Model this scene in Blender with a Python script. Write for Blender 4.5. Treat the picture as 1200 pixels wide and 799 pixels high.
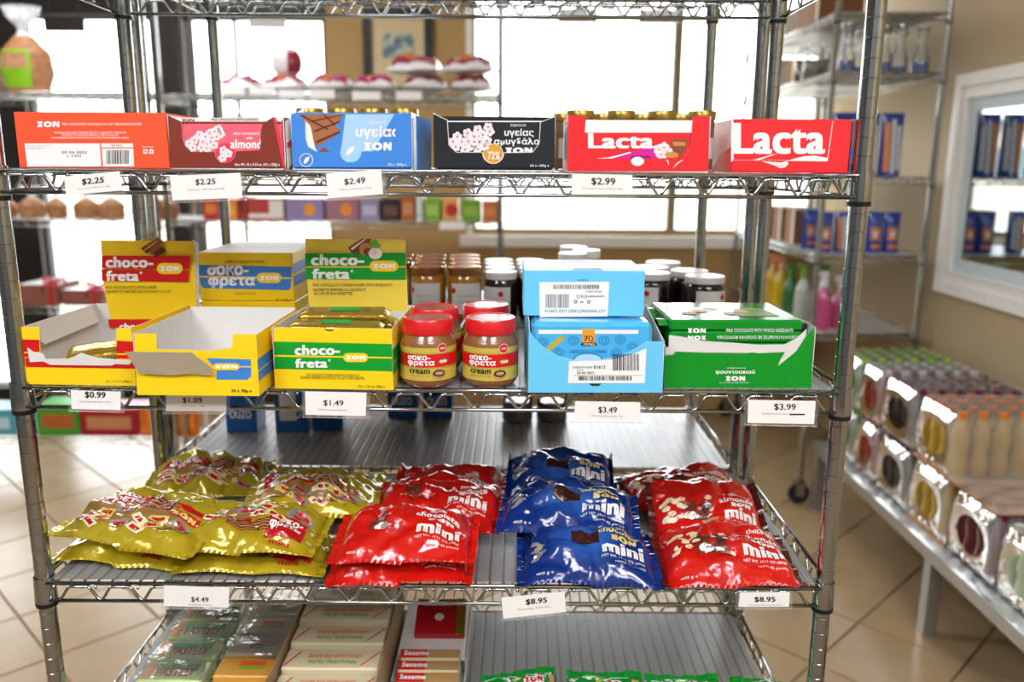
import bpy, bmesh, math, random
from mathutils import Vector, Matrix, noise
random.seed(7)
SC = bpy.context.scene
for o in list(bpy.data.objects): bpy.data.objects.remove(o)
COL = SC.collection
PI = math.pi

# ------------------------------------------------------------------ camera
FPX, PITCH, YAW, ROLL = 977.5, 0.20882, -0.0006, 0.006617
CAMP = Vector((0.1166, -1.1643, 1.50))
cF = Vector((math.sin(YAW)*math.cos(PITCH), math.cos(YAW)*math.cos(PITCH), -math.sin(PITCH)))
_r = Vector((math.cos(YAW), -math.sin(YAW), 0)); _u = _r.cross(cF)
cR = math.cos(ROLL)*_r + math.sin(ROLL)*_u
cU = -math.sin(ROLL)*_r + math.cos(ROLL)*_u
cam = bpy.data.cameras.new('camera'); camo = bpy.data.objects.new('camera', cam); COL.objects.link(camo)
M = Matrix.Identity(4)
for i in range(3):
    M[i][0], M[i][1], M[i][2], M[i][3] = cR[i], cU[i], -cF[i], CAMP[i]
camo.matrix_world = M
cam.sensor_width = 36; cam.lens = FPX/1200*36; cam.clip_start = .02; cam.clip_end = 200
cam.dof.use_dof = True; cam.dof.focus_distance = 1.24; cam.dof.aperture_fstop = 2.6
SC.camera = camo

# ------------------------------------------------------------------ sky, exposure
wd = bpy.data.worlds.new('sky'); SC.world = wd; wd.use_nodes = True
bg = wd.node_tree.nodes['Background']
bg.inputs[0].default_value = (0.93, 0.97, 1.0, 1); bg.inputs[1].default_value = 7.0
SC.view_settings.view_transform = 'Standard'; SC.view_settings.look = 'None'
SC.view_settings.gamma = 1; SC.view_settings.use_curve_mapping = False
SC.view_settings.exposure = 0.1
PANEL_STRENGTH = 22.0

# ------------------------------------------------------------------ helpers
def ray(px, py): return cF + cR*((px-600)/FPX) - cU*((py-399.5)/FPX)
def atz(px, py, z):
    d = ray(px, py); return CAMP + d*((z-CAMP.z)/d.z)
def aty(px, py, y):
    d = ray(px, py); return CAMP + d*((y-CAMP.y)/d.y)
def atx(px, py, x):
    d = ray(px, py); return CAMP + d*((x-CAMP.x)/d.x)

def lin(c):
    if isinstance(c, str):
        c = c.lstrip('#'); c = [int(c[i:i+2], 16)/255 for i in (0, 2, 4)]
    return tuple(v/12.92 if v <= .04045 else ((v+.055)/1.055)**2.4 for v in c) + (1,)

MATS = {}
def mat(name, col=None, rough=.5, metal=0, spec=.5, coat=0, noise_amt=.06, nscale=60, bump=0, bscale=80,
        trans=0, alpha=1, ior=1.45, emit=None, estr=0, bdist=.002, aniso=None):
    if name in MATS: return MATS[name]
    m = bpy.data.materials.new(name); m.use_nodes = True; nt = m.node_tree; N = nt.nodes; L = nt.links
    b = N['Principled BSDF']; c = lin(col)
    b.inputs['Roughness'].default_value = rough; b.inputs['Metallic'].default_value = metal
    b.inputs['Specular IOR Level'].default_value = spec; b.inputs['Coat Weight'].default_value = coat
    b.inputs['Coat Roughness'].default_value = .06
    b.inputs['Transmission Weight'].default_value = trans; b.inputs['IOR'].default_value = ior
    b.inputs['Alpha'].default_value = alpha
    if emit: b.inputs['Emission Color'].default_value = lin(emit); b.inputs['Emission Strength'].default_value = estr
    tc = N.new('ShaderNodeTexCoord')
    if noise_amt:
        n = N.new('ShaderNodeTexNoise'); n.inputs['Scale'].default_value = nscale; n.inputs['Detail'].default_value = 3
        L.new(tc.outputs['Object'], n.inputs['Vector'])
        r = N.new('ShaderNodeMapRange'); r.inputs['To Min'].default_value = 1-noise_amt; r.inputs['To Max'].default_value = 1+noise_amt
        L.new(n.outputs['Fac'], r.inputs['Value'])
        v = N.new('ShaderNodeVectorMath'); v.operation = 'SCALE'; v.inputs[0].default_value = c[:3]
        L.new(r.outputs['Result'], v.inputs['Scale']); L.new(v.outputs[0], b.inputs['Base Color'])
    else: b.inputs['Base Color'].default_value = c
    if bump:
        n2 = N.new('ShaderNodeTexNoise'); n2.inputs['Scale'].default_value = bscale; n2.inputs['Detail'].default_value = 2
        if aniso:
            mp = N.new('ShaderNodeMapping'); mp.inputs['Scale'].default_value = aniso
            L.new(tc.outputs['Object'], mp.inputs['Vector']); L.new(mp.outputs[0], n2.inputs['Vector'])
        else: L.new(tc.outputs['Object'], n2.inputs['Vector'])
        bp = N.new('ShaderNodeBump'); bp.inputs['Strength'].default_value = bump; bp.inputs['Distance'].default_value = bdist
        L.new(n2.outputs['Fac'], bp.inputs['Height']); L.new(bp.outputs[0], b.inputs['Normal'])
    MATS[name] = m; return m

def film(name, col='#ffffff', opacity=.25, rough=.08, gloss=.35, bump=.0, bscale=40):
    """thin clear plastic: mostly lets light straight through, with a glossy sheen and a faint haze"""
    if name in MATS: return MATS[name]
    m = bpy.data.materials.new(name); m.use_nodes = True; nt = m.node_tree; N = nt.nodes; L = nt.links
    N.remove(N['Principled BSDF']); out = N['Material Output']
    t = N.new('ShaderNodeBsdfTransparent'); d = N.new('ShaderNodeBsdfDiffuse'); d.inputs[0].default_value = lin(col)
    g = N.new('ShaderNodeBsdfGlossy'); g.inputs['Roughness'].default_value = rough; g.inputs[0].default_value = (1, 1, 1, 1)
    fr = N.new('ShaderNodeFresnel'); fr.inputs[0].default_value = 1.35
    mx = N.new('ShaderNodeMixShader'); mx.inputs[0].default_value = opacity
    L.new(t.outputs[0], mx.inputs[1]); L.new(d.outputs[0], mx.inputs[2])
    ad = N.new('ShaderNodeMath'); ad.operation = 'MULTIPLY_ADD'; ad.inputs[1].default_value = gloss*2; ad.inputs[2].default_value = .01; ad.use_clamp = True
    L.new(fr.outputs[0], ad.inputs[0])
    m2 = N.new('ShaderNodeMixShader'); L.new(ad.outputs[0], m2.inputs[0]); L.new(mx.outputs[0], m2.inputs[1]); L.new(g.outputs[0], m2.inputs[2])
    if bump:
        tc = N.new('ShaderNodeTexCoord'); n = N.new('ShaderNodeTexNoise'); n.inputs['Scale'].default_value = bscale; n.inputs['Detail'].default_value = 2
        L.new(tc.outputs['Object'], n.inputs['Vector'])
        bp = N.new('ShaderNodeBump'); bp.inputs['Strength'].default_value = bump; bp.inputs['Distance'].default_value = .01
        L.new(n.outputs['Fac'], bp.inputs['Height']); L.new(bp.outputs[0], g.inputs['Normal']); L.new(bp.outputs[0], fr.inputs['Normal'])
    L.new(m2.outputs[0], out.inputs[0]); MATS[name] = m; return m

def link(o, parent=None):
    COL.objects.link(o)
    if parent: o.parent = parent
    return o
def tag(o, label, cat, group=None, kind=None):
    if label: o['label'] = label
    if cat: o['category'] = cat
    if group: o['group'] = group
    if kind: o['kind'] = kind
    return o
def thing(name, label, cat, loc=(0, 0, 0), rot=(0, 0, 0), group=None):
    o = bpy.data.objects.new(name, None); o.empty_display_size = .05; link(o)
    o.location = loc; o.rotation_euler = rot if hasattr(rot, '__len__') else (0, 0, rot)
    return tag(o, label, cat, group)

class MB:
    def __init__(s): s.v = []; s.f = []; s.mi = []; s.ms = []; s.marks = []
    def m(s, mt):
        if mt not in s.ms: s.ms.append(mt)
        return s.ms.index(mt)
    def poly(s, pts, mt):
        k = len(s.v); s.v += [tuple(p) for p in pts]; s.f.append(tuple(range(k, k+len(pts)))); s.mi.append(s.m(mt)); return s
    def box(s, x0, x1, y0, y1, z0, z1, mt):
        return s.hexa([(x0, y0, z0), (x1, y0, z0), (x1, y1, z0), (x0, y1, z0), (x0, y0, z1), (x1, y0, z1), (x1, y1, z1), (x0, y1, z1)], mt)
    def hexa(s, p, mt):
        k = len(s.v); s.v += [tuple(q) for q in p]; i = s.m(mt)
        for f in ((0, 3, 2, 1), (4, 5, 6, 7), (0, 1, 5, 4), (1, 2, 6, 5), (2, 3, 7, 6), (3, 0, 4, 7)):
            s.f.append(tuple(k+j for j in f)); s.mi.append(i)
        return s
    def prism(s, front, off, mt, mback=None, medge=None):
        """polygon `front` (3d points) given thickness by vector `off`"""
        n = len(front); k = len(s.v); o = Vector(off)
        s.v += [tuple(p) for p in front] + [tuple(Vector(p)+o) for p in front]
        s.f.append(tuple(range(k, k+n))); s.mi.append(s.m(mt))
        s.f.append(tuple(range(k+2*n-1, k+n-1, -1))); s.mi.append(s.m(mback or mt))
        for i in range(n):
            j = (i+1) % n; s.f.append((k+j, k+i, k+n+i, k+n+j)); s.mi.append(s.m(medge or mback or mt))
        return s
    def tube(s, pts, r, n, mt, cap=True, closed=False):
        pts = [Vector(p) for p in pts]; k = len(s.v); i = s.m(mt); N = len(pts); up = None
        for a, p in enumerate(pts):
            if closed: t = pts[(a+1) % N]-pts[a-1]
            else: t = pts[min(a+1, N-1)]-pts[max(a-1, 0)]
            t.normalize()
            if up is None: up = Vector((0, 0, 1)) if abs(t.z) < .9 else Vector((1, 0, 0))
            sd = t.cross(up); sd.normalize(); up = sd.cross(t); up.normalize()
            rr = r[a] if hasattr(r, '__len__') else r
            for j in range(n):
                q = 2*PI*j/n; s.v.append(tuple(p + sd*(rr*math.cos(q)) + up*(rr*math.sin(q))))
        for a in range(N if closed else N-1):
            b2 = (a+1) % N
            for j in range(n):
                j2 = (j+1) % n; s.f.append((k+a*n+j, k+a*n+j2, k+b2*n+j2, k+b2*n+j)); s.mi.append(i)
        if cap and not closed:
            s.f.append(tuple(k+j for j in range(n-1, -1, -1))); s.mi.append(i)
            s.f.append(tuple(k+(N-1)*n+j for j in range(n))); s.mi.append(i)
        return s
    def lathe(s, prof, n, mt, c=(0, 0, 0), a0=0, a1=2*PI, sx=1, sy=1):
        """profile [(r,z),...] or [(r,z,mat),...] about z"""
        k = len(s.v); full = abs(a1-a0-2*PI) < 1e-6; cols = n if full else n+1
        for p in prof:
            for j in range(cols):
                q = a0+(a1-a0)*j/n; s.v.append((c[0]+p[0]*math.cos(q)*sx, c[1]+p[0]*math.sin(q)*sy, c[2]+p[1]))
        for a in range(len(prof)-1):
            i = s.m(prof[a+1][2] if len(prof[a+1]) > 2 else mt)
            for j in range(n):
                j2 = (j+1) % cols; s.f.append((k+a*cols+j, k+a*cols+j2, k+(a+1)*cols+j2, k+(a+1)*cols+j)); s.mi.append(i)
        return s
    def grid(s, fn, nu, nv, mt):
        k = len(s.v); i = s.m(mt)
        for b in range(nv+1):
            for a in range(nu+1): s.v.append(tuple(fn(a/nu, b/nv)))
        for b in range(nv):
            for a in range(nu):
                q = k+b*(nu+1)+a; s.f.append((q, q+1, q+nu+2, q+nu+1)); s.mi.append(i)
        return s
    def mesh(s, name, smooth=False, weld=False, auto=None):
        me = bpy.data.meshes.new(name); me.from_pydata(s.v, [], s.f)
        for mt in s.ms: me.materials.append(mt)
        me.polygons.foreach_set('material_index', s.mi)
        if weld:
            bm = bmesh.new(); bm.from_mesh(me); bmesh.ops.remove_doubles(bm, verts=bm.verts, dist=1e-5); bm.to_mesh(me); bm.free()
        if smooth: me.polygons.foreach_set('use_smooth', [True]*len(me.polygons))
        if auto: me.set_sharp_from_angle(angle=auto)
        me.update(); return me
    def build(s, name, parent=None, smooth=False, loc=None, rot=None, weld=False, auto=None):
        if name == 'lettering' and len(s.marks) > 1:      # every line of lettering is a piece of its own
            first = None; cuts = [0]+s.marks[1:]+[len(s.f)]
            for a, b in zip(cuts[:-1], cuts[1:]):
                if b <= a: continue
                q = MB(); mp = {}
                for fi in range(a, b):
                    for vi in s.f[fi]:
                        if vi not in mp: mp[vi] = len(q.v); q.v.append(s.v[vi])
                    q.f.append(tuple(mp[vi] for vi in s.f[fi])); q.mi.append(q.m(s.ms[s.mi[fi]]))
                o = q.build(name, parent, smooth); first = first or o
            return first
        o = bpy.data.objects.new(name, s.mesh(name, smooth, weld, auto)); link(o, parent)
        if loc is not None: o.location = loc
        if rot is not None: o.rotation_euler = rot
        return o
def inst(name, me, parent=None, loc=(0, 0, 0), rot=(0, 0, 0)):
    o = bpy.data.objects.new(name, me); link(o, parent); o.location = loc; o.rotation_euler = rot; return o
def copy_tree(o, parent=None):
    c = o.copy(); COL.objects.link(c); c.parent = parent
    for ch in list(o.children): copy_tree(ch, c)
    return c

# lettering -> flat mesh in a unit frame (x 0..1 over its width, y 0..1 over its height)
TX = {}
def text_mesh(s, bold=.0, shear=0, res=3):
    key = (s, bold, shear, res)
    if key in TX: return TX[key]
    sig = s.startswith('σ')
    if sig: s = 'o'+s[1:]
    cu = bpy.data.curves.new('t', 'FONT'); cu.body = s; cu.resolution_u = res; cu.shear = shear; cu.space_character = 1+bold*1.6
    ob = bpy.data.objects.new('t', cu); me = ob.to_mesh()
    V = [(v.co.x, v.co.y) for v in me.vertices]; F = [tuple(p.vertices) for p in me.polygons]
    if sig:   # sigma: round bowl with a flag at its top right
        xs = [v[0] for v in V if v[0] < .58]; yt = max(v[1] for v in V if v[0] < .58); k = len(V); w_ = max(xs)-min(xs)
        V += [(min(xs)+w_*.45, yt-.10), (min(xs)+w_*1.12, yt-.10), (min(xs)+w_*1.12, yt), (min(xs)+w_*.45, yt)]; F.append((k, k+1, k+2, k+3))
    ob.to_mesh_clear(); bpy.data.objects.remove(ob); bpy.data.curves.remove(cu)
    if bold > .005:   # heavier strokes: the same outline laid over itself, nudged
        V0, F0 = V, F; V, F = [], []
        for dx, dy in ((-1, -.5), (1, -.5), (-1, .5), (1, .5)):
            k = len(V); V += [(x+dx*bold, y+dy*bold, k/max(1, len(V0))) for x, y in V0]; F += [tuple(k+i for i in f) for f in F0]
    x0 = min(v[0] for v in V); x1 = max(v[0] for v in V); y0 = min(v[1] for v in V); y1 = max(v[1] for v in V)
    V = [((v[0]-x0)/(x1-x0), (v[1]-y0)/(y1-y0), v[2] if len(v) > 2 else 0) for v in V]
    TX[key] = (V, F); return TX[key]
def ion_mesh():
    """the fat slab wordmark I O N as unit-frame polygons"""
    if 'ion*' in TX: return TX['ion*']
    V = []; F = []
    def pg(p): k = len(V); V.extend(p); F.append(tuple(range(k, k+len(p))))
    pg([(0, 0), (.24, 0), (.24, .2), (.2, .26), (.2, .74), (.24, .8), (.24, 1), (0, 1), (0, .8), (.04, .74), (.04, .26), (0, .2)])
    n = 24; k = len(V); c = (.47, .5)
    for i in range(n):
        a = 2*PI*i/n; V.append((c[0]+.2*math.cos(a), .5+.52*math.sin(a)))
    for i in range(n):
        a = 2*PI*i/n; t = 1/(abs(math.cos(a))+abs(math.sin(a))); V.append((c[0]+.085*t*math.cos(a), .5+.26*t*math.sin(a)))
    for i in range(n): j = (i+1) % n; F.append((k+i, k+j, k+n+j, k+n+i))
    pg([(.7, 0), (.79, 0), (.79, .55), (.7, .8)]); pg([(.7, 1), (.82, 1), (1, .2), (1, 0), (.91, 0), (.7, .8)])
    pg([(.91, .45), (1, .2), (1, 1), (.91, 1)])
    V = [(v[0], v[1], (i-59)*.12 if i > 59 else 0) for i, v in enumerate(V)]; TX['ion*'] = (V, F); return TX['ion*']

class Face:
    """front face of a thing: root frame, local plane y = y0; artwork is measured in photo pixels and laid on that real plane"""
    def __init__(s, root, y0=0.0, rx=0.0):
        s.root = root; s.y0 = y0
        s.M = Matrix.Translation(root.location) @ root.rotation_euler.to_matrix().to_4x4() @ Matrix.Translation((0, y0, 0)) @ Matrix.Rotation(rx, 4, 'X')
        s.L = Matrix.Translation((0, y0, 0)) @ Matrix.Rotation(rx, 4, 'X')
        s.I = s.M.inverted(); s.c = s.I @ CAMP
    def p(s, px, py):
        d = s.I.to_3x3() @ ray(px, py); q = s.c + d*(-s.c.y/d.y); return q.x, q.z
    def pt(s, px, py, lay=0):
        x, z = s.p(px, py); return s.L @ Vector((x, -.00035*lay, z))
    def poly(s, mb, pix, mt, lay=1): mb.poly([s.pt(a, b, lay) for a, b in pix], mt)
    def rect(s, mb, x0, y0, x1, y1, mt, lay=1, skew=0): s.poly(mb, [(x0+skew, y1), (x1+skew, y1), (x1, y0), (x0, y0)], mt, lay)
    def disc(s, mb, cx, cy, r, mt, lay=1, n=20, ry=None, hole=0):
        ry = ry or r
        if not hole: s.poly(mb, [(cx+r*math.cos(2*PI*i/n), cy-ry*math.sin(2*PI*i/n)) for i in range(n)], mt, lay)
        else:
            for i in range(n):
                a, b = 2*PI*i/n, 2*PI*(i+1)/n
                s.poly(mb, [(cx+r*q*math.cos(w), cy-ry*q*math.sin(w)) for q, w in ((1, a), (1, b), (hole, b), (hole, a))], mt, lay)
    def glyphs(s, mb, VF, box, mt, lay=2, flip=False, tilt=0):
        x0, y0, x1, y1 = box
        if flip: x0, y0, x1, y1 = x1, y1, x0, y0
        bl = s.pt(x0, y1, lay); br = s.pt(x1, y1+tilt, lay); tl = s.pt(x0, y0, lay)
        V, F = VF; k = len(mb.v); i = mb.m(mt); mb.marks.append(len(mb.f))
        nrm = (br-bl).cross(tl-bl).normalized()*.00006; mb.v += [tuple(bl + (br-bl)*a + (tl-bl)*b + nrm*c) for a, b, c in V]
        for f in F: mb.f.append(tuple(k+j for j in f)); mb.mi.append(i)
    def text(s, mb, t, box, mt, lay=2, bold=.02, flip=False, tilt=0, shear=0): s.glyphs(mb, text_mesh(t, bold, shear), box, mt, lay, flip, tilt)
    def ion(s, mb, box, mt, lay=2, flip=False, tilt=0): s.glyphs(mb, ion_mesh(), box, mt, lay, flip, tilt)
    def barcode(s, mb, x0, y0, x1, y1, mt, lay=2, seed=1):
        R = random.Random(seed); x = x0
        while x < x1-.4:
            w = R.choice((.35, .5, .9, 1.2)); s.rect(mb, x, y0, min(x+w, x1), y1, mt, lay); x += w+R.choice((.4, .6, 1.0))
    def blossoms(s, mb, spots, r, m_petal, m_mid, lay=2):
        for k, (x, y) in enumerate(spots):
            for j in range(5):
                a = 2*PI*j/5+k; s.disc(mb, x+r*.62*math.cos(a), y+r*.62*math.sin(a), r*.52, m_petal, lay+.1*(k % 4), n=8)
            s.disc(mb, x, y, r*.2, m_mid, lay+1.2, n=6)
# ------------------------------------------------------------------ materials used all over
CHROME = mat('chrome', '#aeb2b2', rough=.12, metal=1, noise_amt=.05, nscale=40)
CHROME2 = mat('chrome_far', '#b4b6b4', rough=.2, metal=1, noise_amt=.05, nscale=30)
BLACKP = mat('black_plastic', '#15161a', rough=.35)
RUBBER = mat('rubber', '#1c1c1c', rough=.7)
WALLC = mat('wall_paint', '#b5955f', rough=.75, noise_amt=.05, nscale=5, bump=.15, bscale=220)
WALLR = mat('wall_paint_right', '#b8a37e', rough=.7, noise_amt=.06, nscale=4, bump=.15, bscale=200)
WALLD = mat('wall_paint_dark', '#6d6c6a', rough=.7, noise_amt=.08, nscale=3)
WHITEP = mat('white_trim_paint', '#eceae4', rough=.4, noise_amt=.03, nscale=12)
DARKW = mat('dark_window_frame', '#2a2622', rough=.5, noise_amt=.1, nscale=20)
CEILM = mat('ceiling_tile', '#e8e4da', rough=.85, noise_amt=.04, nscale=30, bump=.2, bscale=150)
TILE = mat('floor_tile', '#a38b68', rough=.27, noise_amt=.16, nscale=7, bump=.05, bscale=60, spec=.55)
GROUT = mat('grout', '#7d6a54', rough=.9, noise_amt=.1, nscale=50)
GLASS = film('window_glass', '#ffffff', opacity=.0, gloss=.2, rough=.01)

def struct(o, label=None):
    o['kind'] = 'structure'
    if label: o['label'] = label
    return o
XW0, XW1, YW0, YW1, ZC = -4.2, 1.95, -3.6, 3.85, 3.05
fl = struct(MB().box(XW0-.1, XW1+.1, YW0-.1, YW1+.1, -.12, -.006, GROUT).build('floor'))
TS = .333
_t = MB(); h = TS/2-.0022; b = .003
_t.hexa([(-h, -h, -.006), (h, -h, -.006), (h, h, -.006), (-h, h, -.006), (-h+b, -h+b, 0), (h-b, -h+b, 0), (h-b, h-b, 0), (-h+b, h-b, 0)], TILE)
_t.hexa([(-h, -h, -.009), (h, -h, -.009), (h, h, -.009), (-h, h, -.009), (-h, -h, -.0055), (h, -h, -.0055), (h, h, -.0055), (-h, h, -.0055)], TILE)
TME = _t.mesh('tile'); q = 1/math.sqrt(2); nt_ = 0
for i in range(-16, 17):
    for j in range(-16, 24):
        a = .07+(i+.5)*TS; c = .225+(j+.5)*TS
        x, y = (-a+c)*q, (a+c)*q
        if -3.35 < x < 1.93 and -.25 < y < 3.80:
            inst('tile', TME, fl, (x, y, 0), (0, 0, PI/4)); nt_ += 1
print('tiles', nt_)
struct(MB().box(XW0-.1, XW1+.1, YW0-.1, YW1+.1, ZC, ZC+.1, CEILM).build('ceiling'))
struct(MB().box(XW0-.1, XW0, YW0, YW1, 0, ZC, WALLD).build('wall_left'))
struct(MB().box(XW0-.1, XW1+.1, YW0-.1, YW0, 0, ZC, WALLD).build('wall_front'))
wr = MB(); wr.box(XW1, XW1+.12, YW0, YW1+.12, 0, ZC, WALLR); struct(wr.build('wall_right'))
# back wall with three window openings
W0, W1, W2, W3 = (-4.0, -2.95, .12, 2.315), (-2.706, -1.951, .12, 2.315), (-1.808, -.965, .12, 2.315), (-.129, 1.90, 1.10, 2.78)
wb = MB(); YB = YW1+.12
for x0, x1, z0, z1 in ((XW0-.1, W0[0], 0, ZC), (W0[0], W2[1], 0, .12), (W0[0], W2[1], 2.315, ZC), (W0[1], W1[0], .12, 2.315), (W1[1], W2[0], .12, 2.315),
                       (W2[1], W3[0], 0, ZC), (W3[0], W3[1], 0, 1.10), (W3[0], W3[1], 2.78, ZC), (W3[1], XW1+.12, 0, ZC)):
    wb.box(x0, x1, YW1, YB, z0, z1, WALLC)
struct(wb.build('wall_back'))
def window(name, w, fm, mull=(), fw=.035):
    x0, x1, z0, z1 = w
    m = MB(); y0, y1 = YW1+.02, YW1+.08
    m.box(x0, x0+fw, y0, y1, z0, z1, fm).box(x1-fw, x1, y0, y1, z0, z1, fm).box(x0+fw, x1-fw, y0, y1, z0, z0+fw, fm).box(x0+fw, x1-fw, y0, y1, z1-fw, z1, fm)
    for a, c in mull: m.box(a, c, y0, y1, z0+fw, z1-fw, fm)
    r = struct(m.build(name))
    edges = [x0+fw]+[e for ac in mull for e in ac]+[x1-fw]
    for k in range(0, len(edges), 2):
        MB().box(edges[k], edges[k+1], YW1+.045, YW1+.051, z0+fw, z1-fw, GLASS).build('pane', r)
    return r
window('window_0', W0, DARKW, fw=.02); window('window_1', W1, DARKW, fw=.02); window('window_2', W2, DARKW, ((-1.775, -1.755), (-1.50, -1.488)), fw=.02)
window('window_3', W3, mat('window_frame_grey', '#8d7d62', rough=.5), ((1.035, 1.085),), fw=.022)
# trims: dark casing round the left windows, white sill and casing round the right one
t1 = MB()
for x0, x1, z0, z1 in ((-2.95, -2.70, .13, 2.31), (-1.955, -1.80, .13, 2.31), (-4.0, -.96, 2.31, 2.85), (-4.0, -.96, .04, .13)):
    t1.box(x0, x1, YW1-.035, YW1+.02, z0, z1, DARKW)
struct(t1.build('trim_1'))
t2 = MB(); t2.box(-.20, 1.94, YW1-.06, YW1+.02, 1.02, 1.085, WHITEP).box(-.16, -.125, YW1-.03, YW1+.02, 1.085, 2.85, WHITEP).box(-.16, 1.94, YW1-.03, YW1+.02, 2.77, 2.85, WHITEP)
struct(t2.build('trim_2'))
# white framed pane on the right wall
y0, y1, z0, z1 = 1.05, 2.382, .985, 1.865
fr = MB()
def frame_ring(mb, y0, y1, z0, z1, w, xa, xb, mt):
    mb.box(xa, xb, y0, y1, z0, z0+w, mt).box(xa, xb, y0, y1, z1-w, z1, mt).box(xa, xb, y0, y0+w, z0+w, z1-w, mt).box(xa, xb, y1-w, y1, z0+w, z1-w, mt)
frame_ring(fr, y0, y1, z0, z1, .05, XW1-.035, XW1, WHITEP)
frame_ring(fr, y0+.05, y1-.05, z0+.05, z1-.05, .035, XW1-.022, XW1, WHITEP)
frame_ring(fr, y0+.085, y1-.085, z0+.085, z1-.085, .012, XW1-.03, XW1, WHITEP)
frame_ring(fr, y0+.097, y1-.097, z0+.097, z1-.097, .05, XW1-.012, XW1, mat('inner_casing', '#c4d2d4', rough=.45))
w4 = struct(fr.build('window_4'))
MIRR = mat('silvered_glass', '#aeb6b8', rough=.04, metal=1, noise_amt=.02)
MB().box(XW1-.008, XW1-.001, y0+.147, y1-.147, z0+.147, z1-.147, MIRR).build('pane', w4)
# picture on the back wall
pc = thing('framed_picture', 'small seascape print in cream mat and black frame on the tan wall', 'picture', (-.546, YW1-.001, 2.12))
BLKF = mat('black_frame', '#17120f', rough=.35); MATB = mat('cream_mat', '#d9c59a', rough=.8)
f = MB(); hw, hh, w = .20, .24, .05
f.box(-hw, hw, -.03, 0, hh-w, hh, BLKF).box(-hw, hw, -.03, 0, -hh, -hh+w, BLKF).box(-hw, -hw+w, -.03, 0, -hh+w, hh-w, BLKF).box(hw-w, hw, -.03, 0, -hh+w, hh-w, BLKF); f.build('frame', pc)
MB().box(-hw+w, hw-w, -.012, -.002, -hh+w, hh-w, MATB).build('picture_mat', pc)
def seascape():
    m = bpy.data.materials.new('seascape_print'); m.use_nodes = True; nt = m.node_tree; b = nt.nodes['Principled BSDF']
    tc = nt.nodes.new('ShaderNodeTexCoord'); n = nt.nodes.new('ShaderNodeTexNoise'); n.inputs['Scale'].default_value = 22; n.inputs['Detail'].default_value = 4
    r = nt.nodes.new('ShaderNodeValToRGB'); e = r.color_ramp.elements
    e[0].position = .35; e[0].color = lin('#3d5a66'); e[1].position = .62; e[1].color = lin('#c9c8a8'); x = e.new(.5); x.color = lin('#7f9a98')
    nt.links.new(tc.outputs['Object'], n.inputs['Vector']); nt.links.new(n.outputs['Fac'], r.inputs[0]); nt.links.new(r.outputs[0], b.inputs['Base Color'])
    return m
MB().box(-.092, .092, -.015, -.011, -.03, .10, seascape()).build('print', pc)
# ceiling light panels, out of view, added to fill the shelf fronts and rear aisle
LF = mat('light_housing', '#e6e6e2', rough=.5)
LD = mat('light_diffuser', '#ffffff', rough=.6, emit='#f6f8ff', estr=PANEL_STRENGTH, noise_amt=0)
for k, (x, y, lab) in enumerate(((-1.5, -2.9, 'added ceiling fill panel far behind the camera, left of the shelf axis'), (1.0, -2.9, 'added ceiling fill panel far behind the camera, near the right wall'),
                                 (-1.5, -1.7, 'added ceiling fill panel just behind the camera, left of the shelf axis'), (1.0, -1.7, 'added ceiling fill panel just behind the camera, near the right wall'),
                                 (-1.7, 2.0, 'added ceiling fill panel over the rear aisle'))):
    l = thing('ceiling_fill_light', lab, 'light', (x, y, ZC), group='added ceiling fill panels')
    f = MB(); f.box(-.62, .62, -.32, -.30, -.03, 0, LF).box(-.62, .62, .30, .32, -.03, 0, LF).box(-.62, -.60, -.30, .30, -.03, 0, LF).box(.60, .62, -.30, .30, -.03, 0, LF); f.build('housing', l)
    MB().box(-.60, .60, -.30, .30, -.022, -.004, LD).build('diffuser', l)
# outside: pale forecourt and a low building across it
gm = mat('forecourt', '#b9b6a8', rough=.9, noise_amt=.1, nscale=2)
struct(MB().box(-40, 40, 4.05, 60, -.3, -.15, gm).build('ground_outside'))
bd = thing('far_building', 'low pale building across the forecourt, seen through the left windows', 'building', (-20, 40, -.15))
BW = mat('far_wall', '#d9c8bb', rough=.9); MB().box(-14, 10, 0, 8, 0, 3.6, BW).build('wall', bd)
MB().box(-14.5, 10.5, -.6, 8.6, 3.6, 3.9, mat('far_roof', '#8d8880', rough=.9)).build('roof', bd)
for k in range(6): MB().box(-12+k*3.6, -10+k*3.6, -.05, 0, 1, 2.6, mat('far_glass', '#6f7c84', rough=.1)).build('window', bd)

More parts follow.
